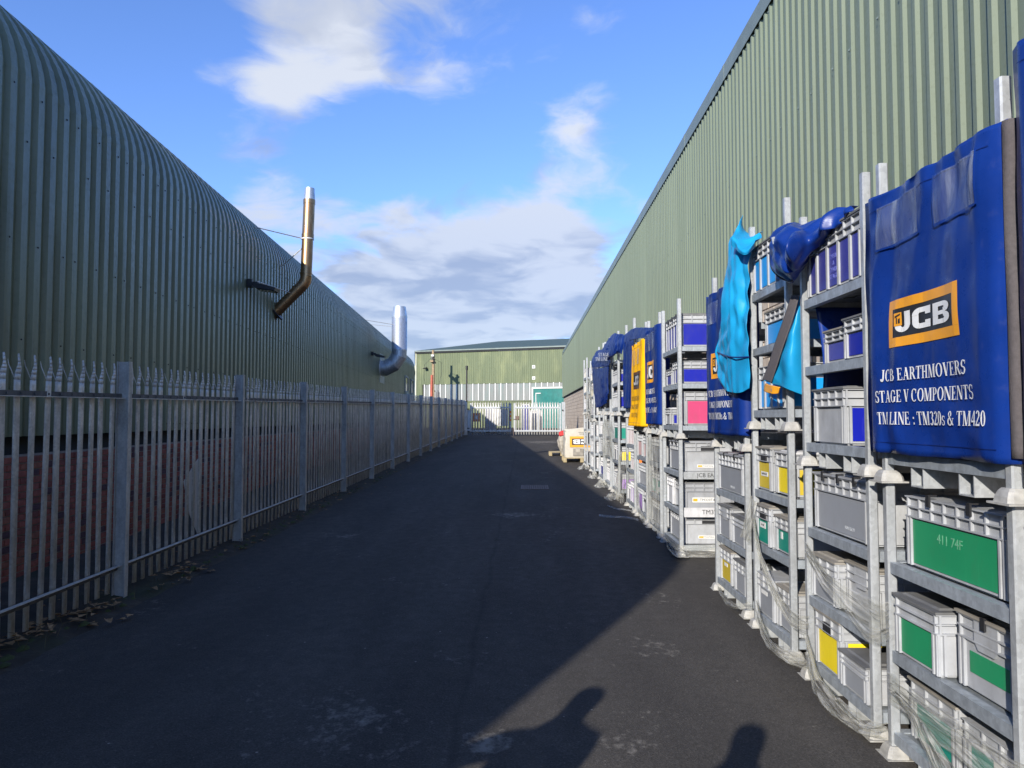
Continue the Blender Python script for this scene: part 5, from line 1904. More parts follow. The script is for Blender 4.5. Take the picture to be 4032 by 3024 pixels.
def logo(u0, v0, w, h, surf, parent, mats, small=True, rot=False):
    """amber frame, black field, three white block letters"""
    def pl(ps):
        if rot:
            return [[(2 * u0 + w - a, 2 * v0 + h - b) for a, b in p] for p in ps]
        return ps
    fr = 0.075 * w
    frame = [q(u0, u0 + w, v0, v0 + fr), q(u0, u0 + w, v0 + h - fr, v0 + h), q(u0, u0 + fr, v0 + fr, v0 + h - fr), q(u0 + w - fr, u0 + w, v0 + fr, v0 + h - fr)]
    lay(pl(frame), surf, 0.0050, 'logo_frame', mats[0], parent, 16)
    lay(pl([q(u0 + fr, u0 + w - fr, v0 + fr, v0 + h - fr)]), surf, 0.0038, 'logo_field', mats[1], parent, 20)
    pad = 0.035 * w
    cap = h - 2 * fr - 2 * pad
    letters = shift(layout('JCB', cap, w - 2 * fr - 1.2 * pad, block), u0 + fr + pad * 0.6, v0 + fr + pad)
    lay(pl(letters), surf, 0.0062, 'logo_letter', mats[2], parent, 4)
    if small:
        e = 0.105 * w
        eu, ev = u0 + fr + pad * 0.9, v0 + h - fr - pad - e
        lay(pl([q(eu, eu + e, ev, ev + e)]), surf, 0.0080, 'logo_emblem', mats[0], parent, 2)
        m = [[(eu + .15 * e, ev + .62 * e), (eu + .85 * e, ev + .80 * e), (eu + .85 * e, ev + .92 * e), (eu + .15 * e, ev + .78 * e)],
             [(eu + .30 * e, ev + .18 * e), (eu + .45 * e, ev + .18 * e), (eu + .45 * e, ev + .66 * e), (eu + .30 * e, ev + .62 * e)],
             [(eu + .55 * e, ev + .18 * e), (eu + .80 * e, ev + .18 * e), (eu + .80 * e, ev + .58 * e), (eu + .55 * e, ev + .50 * e)]]
        lay(pl(m), surf, 0.0092, 'logo_emblem_mark', mats[1], parent)


def tri(t):
    t = t - math.floor(t)
    return abs(2 * t - 1)


def crumple(p, seed, f=1.0):
    """sharp creases of stiff sheeting: folded planes meeting along straight lines"""
    w = noise.noise(Vector((p.x * 1.3 + seed, p.y * 1.3, p.z * 1.3))) * 0.5
    d = 0.0
    for k, (a, b, c_, fr, am) in enumerate(((0.25, 1.0, 0.16, 3.1, 1.0), (0.3, 0.8, 0.62, 4.3, 0.55), (0.2, 0.7, -0.75, 5.2, 0.45), (0.3, 1.0, 0.05, 8.3, 0.32), (0.1, 0.35, 1.0, 6.1, 0.28))):
        u = (p.x * a + p.y * b + p.z * c_) * fr * f + seed * (1.7 + k) + w * (1.0 + 0.4 * k)
        m = max(0.0, noise.noise(Vector((p.x * 2 + k * 7, p.y * 2 + seed, p.z * 2))) + 0.35)
        d += am * m * (tri(u) - 0.5)
    return d



# ------------------------------------------------------------------ covers
def banner(name, label, X, yn, yf, z0, z1, mat, seed, amp=0.022, lean=0.0, tuck=0.14, fold=3.2, flare=0.0, crease=0.045):
    """a printed cover hanging on a rack's front; returns the object and its surface function (u runs from the far edge towards the viewer)"""
    W = yf - yn

    def bulge(y, z):
        t = (y - yn) / W
        edge = min(1.0, max(0.0, t / 0.10), max(0.0, (1 - t) / 0.10)) if 0 <= t <= 1 else 0.0
        v = (z - z0) / (z1 - z0)
        f = amp * noise.noise(Vector((y * fold, z * 0.7, seed))) * (0.35 + 0.65 * (1 - v)) * 1.5
        f += amp * 0.45 * noise.noise(Vector((y * fold * 1.9, z * 0.9, seed + 4)))
        f += 0.06 * amp * noise.noise(Vector((y * 9, z * 7, seed + 9)))
        f += crease * crumple(Vector((0.0, y, z * 0.8)), seed, 0.75) * (0.4 + 0.6 * abs(2 * v - 1))
        return f * edge + lean * (1 - v) + flare * max(0, 0.25 - v) * 2 * (0.4 + 0.6 * t)

    def surf(u, v, off=0.0):
        y = yf - u
        return (X - bulge(y, v) - off, y, v)
    mb = MB()
    nu, nv = 96, 50
    cols = []
    # tucked far edge, front, tucked near edge
    for j in range(nv + 1):
        z = z0 + (z1 - z0) * j / nv
        row = []
        for k in range(4):
            t = k / 4
            row.append((X + tuck * (1 - t) + 0.01 * noise.noise(Vector((z * 3, 1, seed))), yf + 0.035 + 0.012 * math.sin(3 * t), z))
        for i in range(nu + 1):
            u = W * i / nu
            s = surf(u, z)
            if j == nv:
                s = (s[0], s[1], s[2] - 0.018 * math.sin(math.pi * i / nu) - 0.006 * abs(math.sin(3.5 * math.pi * i / nu)))
            c = 0.05
            e = min(u, W - u)
            r = 0.02 * max(0.0, 1 - e / c) ** 2
            row.append((s[0] + r, s[1], s[2] + 0.008 * noise.noise(Vector((s[1] * 3, seed, 2.0))) * (1 if j in (0, nv) else 0)))
        for k in range(1, 5):
            t = k / 4
            row.append((X + 0.02 + tuck * t + 0.012 * noise.noise(Vector((z * 3, 5, seed))), yn - 0.012 - 0.012 * math.sin(3 * t), z))
        cols.append(row)
    n = len(cols[0])
    mb.add([p for r in cols for p in r], [(j * n + i, j * n + i + 1, (j + 1) * n + i + 1, (j + 1) * n + i) for j in range(nv) for i in range(n - 1)], 0, True)
    o = mb.build(name, mat)
    solid(o, 0.0016, 1.0)
    tag(o, label, 'cover', 'printed covers hung on the upper racks')
    # welded hems stand a little proud
    hem = [q(0.03, W - 0.03, z0 + 0.05, z0 + 0.053), q(0.03, W - 0.03, z1 - 0.085, z1 - 0.082)]
    mbh = MB()
    for p in hem:
        k = 30
        g = []
        for jj in (0, 1):
            for i in range(k + 1):
                u = p[0][0] + (p[1][0] - p[0][0]) * i / k
                g.append(surf(u, p[0][1] if jj == 0 else p[2][1], 0.0045))
        mbh.add(g, [(i, i + 1, k + 2 + i, k + 1 + i) for i in range(k)])
    mbh.build('hem', M['tarp_navy'], o)
    return o, surf, W


TXT = (('JCB EARTHMOVERS', 0.205, 0.255), ('STAGE V COMPONENTS', 0.185, 0.29), ('TM LINE : TM320s & TM420', 0.19, 0.325))
gA = gz(3.3)
bA, sA, WA = banner('banner_cover', 'large royal blue cover with amber framed logo and white lettering, nearest the viewer', 1.805, 2.835, 3.90, 1.578, 2.895, M['tarp_blue'], 2.0, 0.034, tuck=0.05)
logo(0.225, 2.095, 0.600, 0.228, sA, bA, (M['logo_amber'], M['logo_black'], M['logo_white']))
lay(shift(layout('JCB EARTHMOVERS', 0.058, 0.70), 0.165, 1.932), sA, 0.0095, 'lettering', M['logo_white'], bA, 2)
lay(shift(layout('STAGE V COMPONENTS', 0.058, 0.80), 0.115, 1.828), sA, 0.0095, 'lettering', M['logo_white'], bA, 2)
lay(shift(layout('TM LINE : TM320s & TM420', 0.060, 0.87), 0.120, 1.720), sA, 0.0095, 'lettering', M['logo_white'], bA, 2)
for (u0, u1) in ((0.14, 0.535), (0.655, 0.985)):
    pk = lay([q(u0, u1, 2.60, 2.815)], sA, 0.0105, 'clear_pocket', M['pocket'], bA, 14)
    lay([q(u0 - 0.006, u0 + 0.004, 2.595, 2.82), q(u1 - 0.004, u1 + 0.006, 2.595, 2.82), q(u0 + 0.004, u1 - 0.004, 2.592, 2.602)], sA, 0.0125, 'pocket_weld', M['tarp_blue'], pk, 8)
# fastening strip and returned side of the cover
mb = MB()
rows = []
for j in range(31):
    z = 1.60 + (2.885 - 1.60) * j / 30
    d = 0.018 * noise.noise(Vector((z * 2.2, 3, 7)))
    rows.append([(1.822, 2.815 + d * 0.3, z), (1.838 + d * 0.4, 2.793 + d, z), (1.862 + d, 2.787 + d, z)])
mb.add([p for r in rows for p in r], [(j * 3 + i, j * 3 + i + 1, (j + 1) * 3 + i + 1, (j + 1) * 3 + i) for j in range(30) for i in range(2)], 0, True)
o = mb.build('velcro_strip', M['velcro'], bA)
solid(o, 0.003)
mb = MB()
rows = []
for j in range(31):
    z = 1.60 + (2.905 - 1.60) * j / 30
    rows.append([(1.865 + 0.9 * i / 14, 2.797 + 0.02 * noise.noise(Vector((i * 0.5, z * 1.6, 3))), z) for i in range(15)])
mb.add([p for r in rows for p in r], [(j * 15 + i, j * 15 + i + 1, (j + 1) * 15 + i + 1, (j + 1) * 15 + i) for j in range(30) for i in range(14)], 0, True)
o = mb.build('side_return', M['tarp_navy'], bA)
solid(o, 0.002)
# velcro along the far edge
mb = MB()
rows = []
for j in range(25):
    z = 1.60 + (2.55 - 1.60) * j / 24
    w = 0.012 + 0.03 * math.sin(math.pi * j / 24)
    rows.append([(1.845, 3.935, z), (1.838, 3.945 + w, z)])
mb.add([p for r in rows for p in r], [(j * 2, j * 2 + 1, j * 2 + 3, j * 2 + 2) for j in range(24)], 0, True)
solid(mb.build('velcro_strip', M['velcro'], bA), 0.003)

bZ, sZ, WZ = banner('banner_cover', 'blue cover just entering the photo at its top right edge', 1.80, 1.55, 2.71, 1.56, 3.13, M['tarp_blue'], 12.0, 0.016)

bD, sD, WD = banner('banner_cover', 'blue lettered cover half hidden behind the cyan tarpaulin', 1.79, 6.20, 7.36, 1.60, 2.95, M['tarp_dull'], 5.0, 0.030)
logo(0.28, 2.12, 0.56, 0.24, sD, bD, (M['logo_amber'], M['logo_black'], M['logo_white']))
lay(shift(layout('JCB EARTHMOVERS', 0.058, 0.70), 0.19, 1.950), sD, 0.006, 'lettering', M['logo_white'], bD)
lay(shift(layout('STAGE V COMPONENTS', 0.058, 0.80), 0.15, 1.845), sD, 0.006, 'lettering', M['logo_white'], bD)
lay(shift(layout('TM LINE : TM320s & TM420', 0.060, 0.87), 0.10, 1.738), sD, 0.006, 'lettering', M['logo_white'], bD)
pk = lay([q(0.16, 0.52, 2.64, 2.84)], sD, 0.016, 'clear_pocket', M['pocket'], bD, 12)

bF, sF, WF = banner('banner_cover', 'narrow looking blue cover with logo standing right of the yellow cover', 1.77, 9.93, 10.97, 1.66, 3.02, M['tarp_dull'], 8.0, 0.022)
logo(0.17, 2.25, 0.60, 0.30, sF, bF, (M['logo_amber'], M['logo_black'], M['logo_white']))
lay(shift(layout('JCB EARTHMOVERS', 0.07, 0.72), 0.14, 2.09), sF, 0.006, 'lettering', M['logo_white'], bF)
lay(shift(layout('STAGE V COMPONENTS', 0.07, 0.80), 0.11, 1.96), sF, 0.006, 'lettering', M['logo_white'], bF)
lay(shift(layout('TM LINE : TM320s & TM420', 0.07, 0.86), 0.09, 1.825), sF, 0.006, 'lettering', M['logo_white'], bF)
lay([q(0.10, 0.90, 2.70, 2.95)], sF, 0.012, 'clear_pocket', M['pocket'], bF, 12)

bG, sG, WG = banner('banner_cover', 'bright yellow cover with dark logo hanging among the blue covers', 1.755, 11.08, 12.22, 1.62, 2.94, M['tarp_yellow'], 15.0, 0.030, lean=0.03, flare=0.08)
logo(0.34, 2.20, 0.58, 0.27, sG, bG, (M['print_dark'], M['logo_black'], M['crate3']), small=False)
lay(shift(layout('JCB EARTHMOVERS', 0.07, 0.74), 0.24, 2.02), sG, 0.008, 'lettering', M['print_brown'], bG)
lay(shift(layout('STAGE V COMPONENTS', 0.07, 0.84), 0.18, 1.89), sG, 0.008, 'lettering', M['print_brown'], bG)
lay(shift(layout('TM LINE : TM320s', 0.07, 0.60), 0.30, 1.76), sG, 0.008, 'lettering', M['print_brown'], bG)
for (u0, u1) in ((0.22, 0.50), (0.60, 0.90)):
    lay([q(u0, u1, 2.58, 2.82)], sG, 0.014, 'clear_pocket', M['pocket'], bG, 10)


def catmull(p0, p1, p2, p3, t):
    return 0.5 * ((2 * p1) + (p2 - p0) * t + (2 * p0 - 5 * p1 + 4 * p2 - p3) * t * t + (3 * p1 - p0 - 3 * p2 + p3) * t ** 3)


def spline_row(pts, n):
    k = len(pts)
    out = []
    for i in range(n + 1):
        s = (k - 1) * i / n
        j = min(int(s), k - 2)
        t = s - j
        out.append(catmull(pts[max(j - 1, 0)], pts[j], pts[j + 1], pts[min(j + 2, k - 1)], t))
    return out


def cloth(name, rows, mat, nu=28, nv=28, fold=0.012, fs=(6.0, 6.0, 2.0), seed=0.0, parent=None, th=0.003, crease=0.0):
    rows = [[Vector(p) for p in r] for r in rows]
    fine = [spline_row(r, nu) for r in rows]
    g = list(zip(*[spline_row([r[i] for r in fine], nv) for i in range(nu + 1)]))
    vs = []
    for r in g:
        for p in r:
            d = noise.noise_vector(Vector((p.x * fs[0], p.y * fs[1], p.z * fs[2] + seed)))
            d2 = noise.noise_vector(Vector((p.x * 14, p.y * 14, p.z * 9 + seed)))
            vs.append(p + d * fold * 0.6 + d2 * fold * 0.05 + Vector((-1, -0.35, 0.1)) * (crease * crumple(p, seed)))
    mb = MB()
    n = nu + 1
    mb.add(vs, [(j * n + i, j * n + i + 1, (j + 1) * n + i + 1, (j + 1) * n + i) for j in range(nv) for i in range(nu)], 0, True)
    o = mb.build(name, mat, parent)
    solid(o, th)
    return o, g


# cyan tarpaulin thrown back over its rack
ct, _ = cloth('tarpaulin', [
    [at(1583, 512, 1.78), at(1602, 510, 1.76), at(1626, 520, 1.82)],
    [at(1573, 560, 1.75), at(1595, 560, 1.735), at(1619, 570, 1.79)],
    [at(1563, 640, 1.75), at(1588, 640, 1.722), at(1619, 650, 1.79)],
    [at(1552, 715, 1.75), at(1579, 720, 1.722), at(1619, 720, 1.79)],
    [at(1546, 765, 1.75), at(1577, 775, 1.727), at(1619, 775, 1.79)],
    [at(1551, 812, 1.75), at(1582, 822, 1.732), at(1619, 815, 1.79)],
    [at(1564, 844, 1.76), at(1590, 848, 1.74), at(1620, 840, 1.80)]], M['tarp_cyan'], 60, 90, 0.020, (4.5, 4.5, 1.2), 3.0, crease=0.075)
tag(ct, 'cyan tarpaulin hanging in folds beside the half hidden blue cover', 'tarpaulin', 'tarpaulins pulled aside on the upper racks')
o, _ = cloth('top_flap', [
    [at(1607, 462, 1.80), at(1612, 493, 1.83), at(1628, 506, 1.87), at(1650, 498, 1.92)],
    [at(1595, 482, 1.74), at(1603, 508, 1.76), at(1622, 521, 1.80), at(1646, 507, 1.87)],
    [at(1585, 503, 1.70), at(1595, 528, 1.69), at(1613, 538, 1.73), at(1639, 521, 1.81)],
    [at(1587, 527, 1.70), at(1600, 546, 1.70), at(1613, 548, 1.73), at(1631, 535, 1.80)]], M['tarp_cyan'], 50, 40, 0.010, (7, 7, 5), 5.0, ct, crease=0.06)
o, _ = cloth('lower_hem', [
    [at(1548, 760, 1.735), at(1578, 770, 1.712), at(1617, 770, 1.775)],
    [at(1548, 763, 1.734), at(1578, 773, 1.711), at(1617, 773, 1.774)]], M['tarp_navy'], 24, 2, 0.0, seed=3.0, parent=ct)

ct2, _ = cloth('tarpaulin', [
    [at(1720, 638, 1.83), at(1727, 638, 1.86), at(1741, 636, 1.93)],
    [at(1702, 690, 1.81), at(1718, 690, 1.83), at(1741, 690, 1.93)],
    [at(1683, 742, 1.79), at(1708, 742, 1.80), at(1741, 744, 1.93)],
    [at(1664, 795, 1.78), at(1698, 800, 1.78), at(1741, 806, 1.92)],
    [at(1649, 824, 1.78), at(1690, 838, 1.78), at(1741, 858, 1.92)]], M['tarp_cyan'], 50, 60, 0.010, (6, 6, 2), 9.0, crease=0.045)
tag(ct2, 'cyan tarpaulin flap hanging with a slanting brown edge strip and eyelet', 'tarpaulin', 'tarpaulins pulled aside on the upper racks')
o, _ = cloth('velcro_strip', [
    [at(1710, 638, 1.800), at(1727, 638, 1.832)],
    [at(1692, 690, 1.782), at(1711, 692, 1.800)],
    [at(1673, 742, 1.765), at(1692, 744, 1.772)],
    [at(1656, 793, 1.750), at(1674, 797, 1.752)],
    [at(1645, 820, 1.745), at(1664, 826, 1.748)]], M['velcro'], 6, 40, 0.0, parent=ct2, th=0.005)
o, _ = cloth('yellow_flap', [
    [at(1652, 829, 1.755), at(1668, 834, 1.745), at(1682, 838, 1.76)],
    [at(1648, 845, 1.76), at(1664, 851, 1.74), at(1678, 850, 1.76)]], M['logo_amber'], 14, 8, 0.008, (14, 14, 9), 2.0, ct2, th=0.012)
mb = MB()
c = at(1667, 843, 1.742)
mb.tube([c, c + Vector((-0.003, -0.003, 0))], 0.015, 14)
mb.build('eyelet', M['iron'], ct2)
def loft(name, path, mat, parent=None, n=28, fold=0.02, seed=0.0, steps=60):
    """a rolled or bundled cloth: path of (centre, half height, half depth)"""
    cs = [Vector(p[0]) for p in path]
    hs = [Vector((p[1], p[2], 0)) for p in path]
    C_, H_ = spline_row(cs, steps), spline_row(hs, steps)
    rings = []
    for i in range(steps + 1):
        t = (C_[min(i + 1, steps)] - C_[max(i - 1, 0)]).normalized()
        side = Vector((1, 0, 0))
        up = t.cross(side)
        up.normalize()
        if up.z < 0:
            up = -up
        ring = []
        for j in range(n):
            a = 2 * math.pi * j / n
            p = C_[i] + up * math.sin(a) * max(0.004, H_[i].x) + side * math.cos(a) * max(0.004, H_[i].y)
            k = 1.0 + 0.0
            d = noise.noise(Vector((math.cos(a) * 1.3 + seed, math.sin(a) * 1.3, i * 0.055))) * fold * 1.6 + noise.noise(Vector((p.x * 16, p.y * 16, p.z * 16 + seed))) * fold * 0.5
            # sharp creases
            cr = abs(math.sin(a * 2.5 + i * 0.09 + seed)) ** 0.6
            d += (cr - 0.7) * fold
            p = p + (p - C_[i]).normalized() * d
            ring.append(p)
        rings.append(ring)
    mb = MB()
    vs = [p for r in rings for p in r]
    mb.add(vs, [(i * n + j, i * n + (j + 1) % n, (i + 1) * n + (j + 1) % n, (i + 1) * n + j) for i in range(steps) for j in range(n)], 0, True)
    mb.add(rings[0], [tuple(range(n))[::-1]])
    mb.add(rings[-1], [tuple(range(n))])
    return mb.build(name, mat, parent)


bb, _ = cloth('tarpaulin', [
    [at(1672, 500, 1.80), at(1690, 489, 1.80), at(1715, 479, 1.82), at(1742, 483, 1.86), at(1778, 470, 1.88), at(1812, 456, 1.90), at(1852, 441, 1.92)],
    [at(1667, 520, 1.72), at(1688, 512, 1.68), at(1714, 502, 1.66), at(1742, 500, 1.76), at(1778, 480, 1.82), at(1812, 463, 1.84), at(1852, 445, 1.88)],
    [at(1665, 552, 1.71), at(1688, 550, 1.64), at(1715, 540, 1.63), at(1744, 526, 1.74), at(1780, 498, 1.80), at(1814, 474, 1.83), at(1852, 450, 1.87)],
    [at(1670, 582, 1.73), at(1690, 584, 1.68), at(1714, 580, 1.67), at(1742, 556, 1.78), at(1776, 518, 1.82), at(1812, 484, 1.84), at(1850, 455, 1.87)],
    [at(1680, 594, 1.78), at(1696, 604, 1.78), at(1713, 610, 1.78), at(1737, 574, 1.84), at(1770, 530, 1.86), at(1808, 490, 1.88), at(1848, 457, 1.88)]],
    M['tarp_blue'], 90, 60, 0.014, (5, 5, 5), 12.0, crease=0.12)
tag(bb, 'royal blue tarpaulin bundled and pulled up across the top of its rack', 'tarpaulin', 'tarpaulins pulled aside on the upper racks')
o, _ = cloth('velcro_edge', [
    [at(1665, 535, 1.715), at(1664, 560, 1.71), at(1669, 584, 1.725), at(1688, 603, 1.755), at(1712, 610, 1.75)],
    [at(1669, 534, 1.725), at(1669, 560, 1.72), at(1674, 580, 1.735), at(1690, 597, 1.765), at(1713, 603, 1.76)]], M['velcro'], 30, 3, 0.004, (9, 9, 9), 1.0, bb, th=0.006)
mb = MB()
p0 = [at(1669, 512, 1.665), at(1675, 510, 1.66), at(1683, 525, 1.645), at(1678, 530, 1.645), at(1672, 526, 1.655)]
mb.add(p0, [(0, 1, 2, 3, 4)])
solid(mb.build('white_tag', M['white'], bb), 0.002)

# navy backs and sides of covers inside the open racks
for (k, xo, z0, z1, mt, lab) in (('B', 0.90, 1.58, 2.50, 'tarp_blue', 'dark blue cover lining the back of the rack beside the large banner'),
                                 ('C', 0.90, 1.78, 2.72, 'tarp_cyan', 'cyan cover lining the back of the rack with cyan crates'),
                                 ('E', 0.90, 1.68, 2.60, 'tarp_navy', 'navy cover lining the back of the rack with the pink crate')):
    X, ya, yb, zb, hs = RACKS[(k, 1)]
    o, _ = cloth('back_cover', [
        [(X + xo, ya + 0.02, z1), (X + xo, (ya + yb) / 2, z1), (X + xo, yb - 0.03, z1)],
        [(X + xo, ya + 0.02, (z0 + z1) / 2), (X + xo - 0.03, (ya + yb) / 2, (z0 + z1) / 2), (X + xo, yb - 0.03, (z0 + z1) / 2)],
        [(X + xo, ya + 0.02, z0), (X + xo, (ya + yb) / 2, z0), (X + xo, yb - 0.03, z0)]], M[mt], 14, 14, 0.012, (4, 4, 2), 6.0)
    tag(o, lab, 'cover', 'covers lining the racks')
X, ya, yb, zb, hs = RACKS[('B', 1)]
o, _ = cloth('side_cover', [[(X + 0.06, yb - 0.035, 2.48), (X + 0.86, yb - 0.035, 2.48)], [(X + 0.10, yb - 0.045, 2.05), (X + 0.86, yb - 0.045, 2.05)], [(X + 0.06, yb - 0.035, 1.58), (X + 0.86, yb - 0.035, 1.58)]],
             M['tarp_blue'], 14, 14, 0.010, (4, 4, 2), 3.0)
tag(o, 'dark blue cover closing the far side of the rack beside the large banner', 'cover', 'covers lining the racks')


def srcpt(x, y, X):
    return at(x / 1.8228, y / 1.8228, X)


def z7(x, y, X):
    return srcpt(2240 + x / 3.016, 1250 + y / 3.016, 1.75 + (X - 1.75) * 0.22)


# navy wrap on the rack beyond the yellow cover
nv_, _ = cloth('tarpaulin', [
    [z7(672, 215, 1.80), z7(720, 175, 1.80), z7(770, 145, 1.80)],
    [z7(655, 330, 1.72), z7(690, 300, 1.72), z7(768, 285, 1.79)],
    [z7(642, 480, 1.70), z7(690, 480, 1.74), z7(752, 470, 1.82)],
    [z7(645, 800, 1.72), z7(690, 800, 1.74), z7(752, 800, 1.82)],
    [z7(648, 1080, 1.72), z7(700, 1085, 1.76), z7(756, 1075, 1.83)]], M['tarp_dull'], 26, 40, 0.012, (3, 3, 1.2), 4.0, crease=0.03)
tag(nv_, 'dark navy tarpaulin wrapping the rack just beyond the yellow cover', 'tarpaulin', 'tarpaulins pulled aside on the upper racks')
o, _ = cloth('top_flap', [
    [z7(668, 200, 1.80), z7(770, 130, 1.81), z7(920, 120, 1.90), z7(1040, 122, 2.2)],
    [z7(664, 250, 1.74), z7(765, 200, 1.78), z7(920, 200, 1.86), z7(1040, 180, 2.1)],
    [z7(656, 310, 1.71), z7(765, 262, 1.77), z7(905, 240, 1.84), z7(1000, 230, 2.0)]], M['tarp_dull'], 26, 14, 0.02, (4, 4, 3), 8.0, nv_)
# rumpled cover farther along
ru, _ = cloth('tarpaulin', [
    [z7(395, 395, 1.80), z7(450, 290, 1.82), z7(530, 195, 1.84), z7(600, 195, 1.86), z7(662, 205, 1.90)],
    [z7(380, 450, 1.62), z7(440, 390, 1.55), z7(520, 320, 1.55), z7(580, 310, 1.66), z7(650, 290, 1.80)],
    [z7(390, 480, 1.60), z7(450, 468, 1.46), z7(520, 430, 1.50), z7(580, 390, 1.62), z7(640, 360, 1.78)],
    [z7(430, 495, 1.66), z7(465, 500, 1.56), z7(520, 465, 1.60), z7(580, 420, 1.70), z7(632, 440, 1.79)]], M['tarp_dull'], 40, 26, 0.02, (3, 3, 3), 6.0, crease=0.055)
tag(ru, 'rumpled royal blue tarpaulin heaped over the top of the far racks', 'tarpaulin', 'tarpaulins pulled aside on the upper racks')
rl, rg = cloth('tarpaulin', [
    [z7(330, 400, 1.84), z7(390, 380, 1.82), z7(470, 400, 1.80)],
    [z7(272, 505, 1.66), z7(350, 480, 1.55), z7(492, 478, 1.62)],
    [z7(270, 560, 1.64), z7(350, 550, 1.52), z7(485, 540, 1.60)],
    [z7(277, 600, 1.64), z7(350, 596, 1.54), z7(470, 576, 1.62)]], M['tarp_dull'], 40, 30, 0.014, (3, 3, 2), 16.0, crease=0.03)
tag(rl, 'blue lettered tarpaulin folded down below the rumpled one', 'tarpaulin', 'tarpaulins pulled aside on the upper racks')
lt = lambda u, v, off=0.0: tuple(z7(350 + u, 500 + v, 1.30 - off))
for word, w_, du, dv in (('STAGE', 130, 0, 38), ('TM LINE', 150, -36, -14)):
    k = w_ / sum(roman(ch)[1] for ch in word)
    x = 0.0
    for ch in word:
        ps, adv = roman(ch)
        if ps:
            lay([[((x + a_) * k + du, -(b_ * 42 + dv)) for a_, b_ in p] for p in ps], lt, 0.0, 'letter', M['logo_white'], rl)
        x += adv
o, _ = cloth('lower_sheet', [
    [z7(278, 604, 1.68), z7(370, 600, 1.62), z7(470, 580, 1.66)],
    [z7(285, 750, 1.70), z7(370, 750, 1.58), z7(468, 740, 1.68)],
    [z7(300, 930, 1.72), z7(380, 950, 1.60), z7(470, 910, 1.70)],
    [z7(318, 1075, 1.76), z7(370, 1065, 1.70), z7(440, 1020, 1.76)]], M['tarp_dull'], 26, 34, 0.016, (4, 4, 1.2), 26.0, rl, crease=0.035)


# ------------------------------------------------------------------ stretch film
def film_sheet(name, label, left, right, seed, nu=44, nv=16, sag=0.0, wr=0.02, twist=None, group='stretch film left on the racks', parent=None):
    """left, right: lists of matching points along the two edges of the film"""
    nu, nv = nu * 2, nv * 2
    L_, R_ = spline_row([Vector(p) for p in left], nu), spline_row([Vector(p) for p in right], nu)
    vs, uvs = [], []
    for i in range(nu + 1):
        w = (R_[i] - L_[i])
        for j in range(nv + 1):
            t = j / nv
            p = L_[i] + w * t
            nn = noise.noise_vector(Vector((i * 0.035, t * 5.0, seed)))
            n2 = noise.noise(Vector((i * 0.018, t * 11.0, seed + 3)))
            n3 = noise.noise(Vector((i * 0.11, t * 23.0, seed + 6)))
            p = p + Vector((-abs(n2) * wr - 0.3 * nn.x * wr - 0.3 * n3 * wr, nn.y * wr * 0.4, nn.z * wr * 0.8))
            vs.append(p)
            uvs.append((i / nu * max(1.0, (L_[-1] - L_[0]).length * 3), t))
    n = nv + 1
    fs = [(i * n + j, (i + 1) * n + j, (i + 1) * n + j + 1, i * n + j + 1) for i in range(nu) for j in range(nv)]
    mb = MB()
    mb.add(vs, fs, 0, True)
    me_ = mb.mesh(name, M['film'])
    uv = me_.uv_layers.new(name='UVMap')
    for lp in me_.loops:
        uv.data[lp.index].uv = uvs[lp.vertex_index]
    o = link(name, me_, parent)
    if label:
        tag(o, label, 'plastic film', group)
    return o


XF = 1.825
film_sheet('stretch_film', 'wide band of stretch film across the bottom shelf of the nearest rack',
           [at(1900, 1440, XF), at(1960, 1480, XF), at(2040, 1535, XF - .02), at(2120, 1590, XF - .02), at(2200, 1640, XF)],
           [at(1900, 1500, XF), at(1960, 1545, XF), at(2040, 1610, XF - .02), at(2120, 1690, XF - .02), at(2200, 1760, XF)], 1.0, 50, 20, wr=0.03)
film_sheet('stretch_film', 'twisted tail of stretch film dropping from the nearest rack',
           [at(1905, 1480, XF - .01), at(1945, 1530, XF - .03), at(1970, 1590, XF - .04), at(1990, 1680, XF - .04)],
           [at(1918, 1478, XF - .02), at(1975, 1535, XF - .05), at(2010, 1600, XF - .06), at(2060, 1690, XF - .04)], 2.0, 30, 12, wr=0.035)
film_sheet('stretch_film', 'slanting veil of stretch film across the middle of the second rack',
           [at(1733, 1165, XF), at(1775, 1225, XF - .02), at(1825, 1265, XF - .02), at(1872, 1290, XF - .01), at(1905, 1296, XF)],
           [at(1733, 1192, XF), at(1770, 1260, XF - .03), at(1815, 1320, XF - .03), at(1866, 1378, XF - .01), at(1905, 1370, XF)], 3.0, 44, 18, wr=0.025)
film_sheet('stretch_film', 'sagging swag of stretch film along the foot of the second rack',
           [at(1731, 1352, XF), at(1755, 1430, XF - .04), at(1800, 1490, XF - .06), at(1850, 1530, XF - .04), at(1895, 1538, XF - .01)],
           [at(1733, 1420, XF), at(1750, 1480, XF - .06), at(1785, 1530, XF - .09), at(1840, 1566, XF - .06), at(1897, 1572, XF - .01)], 4.0, 44, 16, wr=0.05)
film_sheet('stretch_film', 'long drooping rope of stretch film on the front of the third rack',
           [at(1622, 1110, XF), at(1640, 1190, XF - .03), at(1668, 1260, XF - .04), at(1700, 1310, XF - .02), at(1735, 1318, XF)],
           [at(1626, 1140, XF), at(1638, 1215, XF - .05), at(1662, 1285, XF - .06), at(1698, 1343, XF - .03), at(1735, 1350, XF)], 5.0, 44, 14, wr=0.03)
film_sheet('stretch_film', 'sagging swag of stretch film along the foot of the third rack',
           [at(1626, 1285, XF), at(1640, 1340, XF - .03), at(1668, 1375, XF - .05), at(1700, 1395, XF - .02), at(1728, 1400, XF)],
           [at(1626, 1330, XF), at(1642, 1375, XF - .06), at(1666, 1405, XF - .08), at(1698, 1425, XF - .04), at(1730, 1432, XF)], 6.0, 36, 14, wr=0.04)
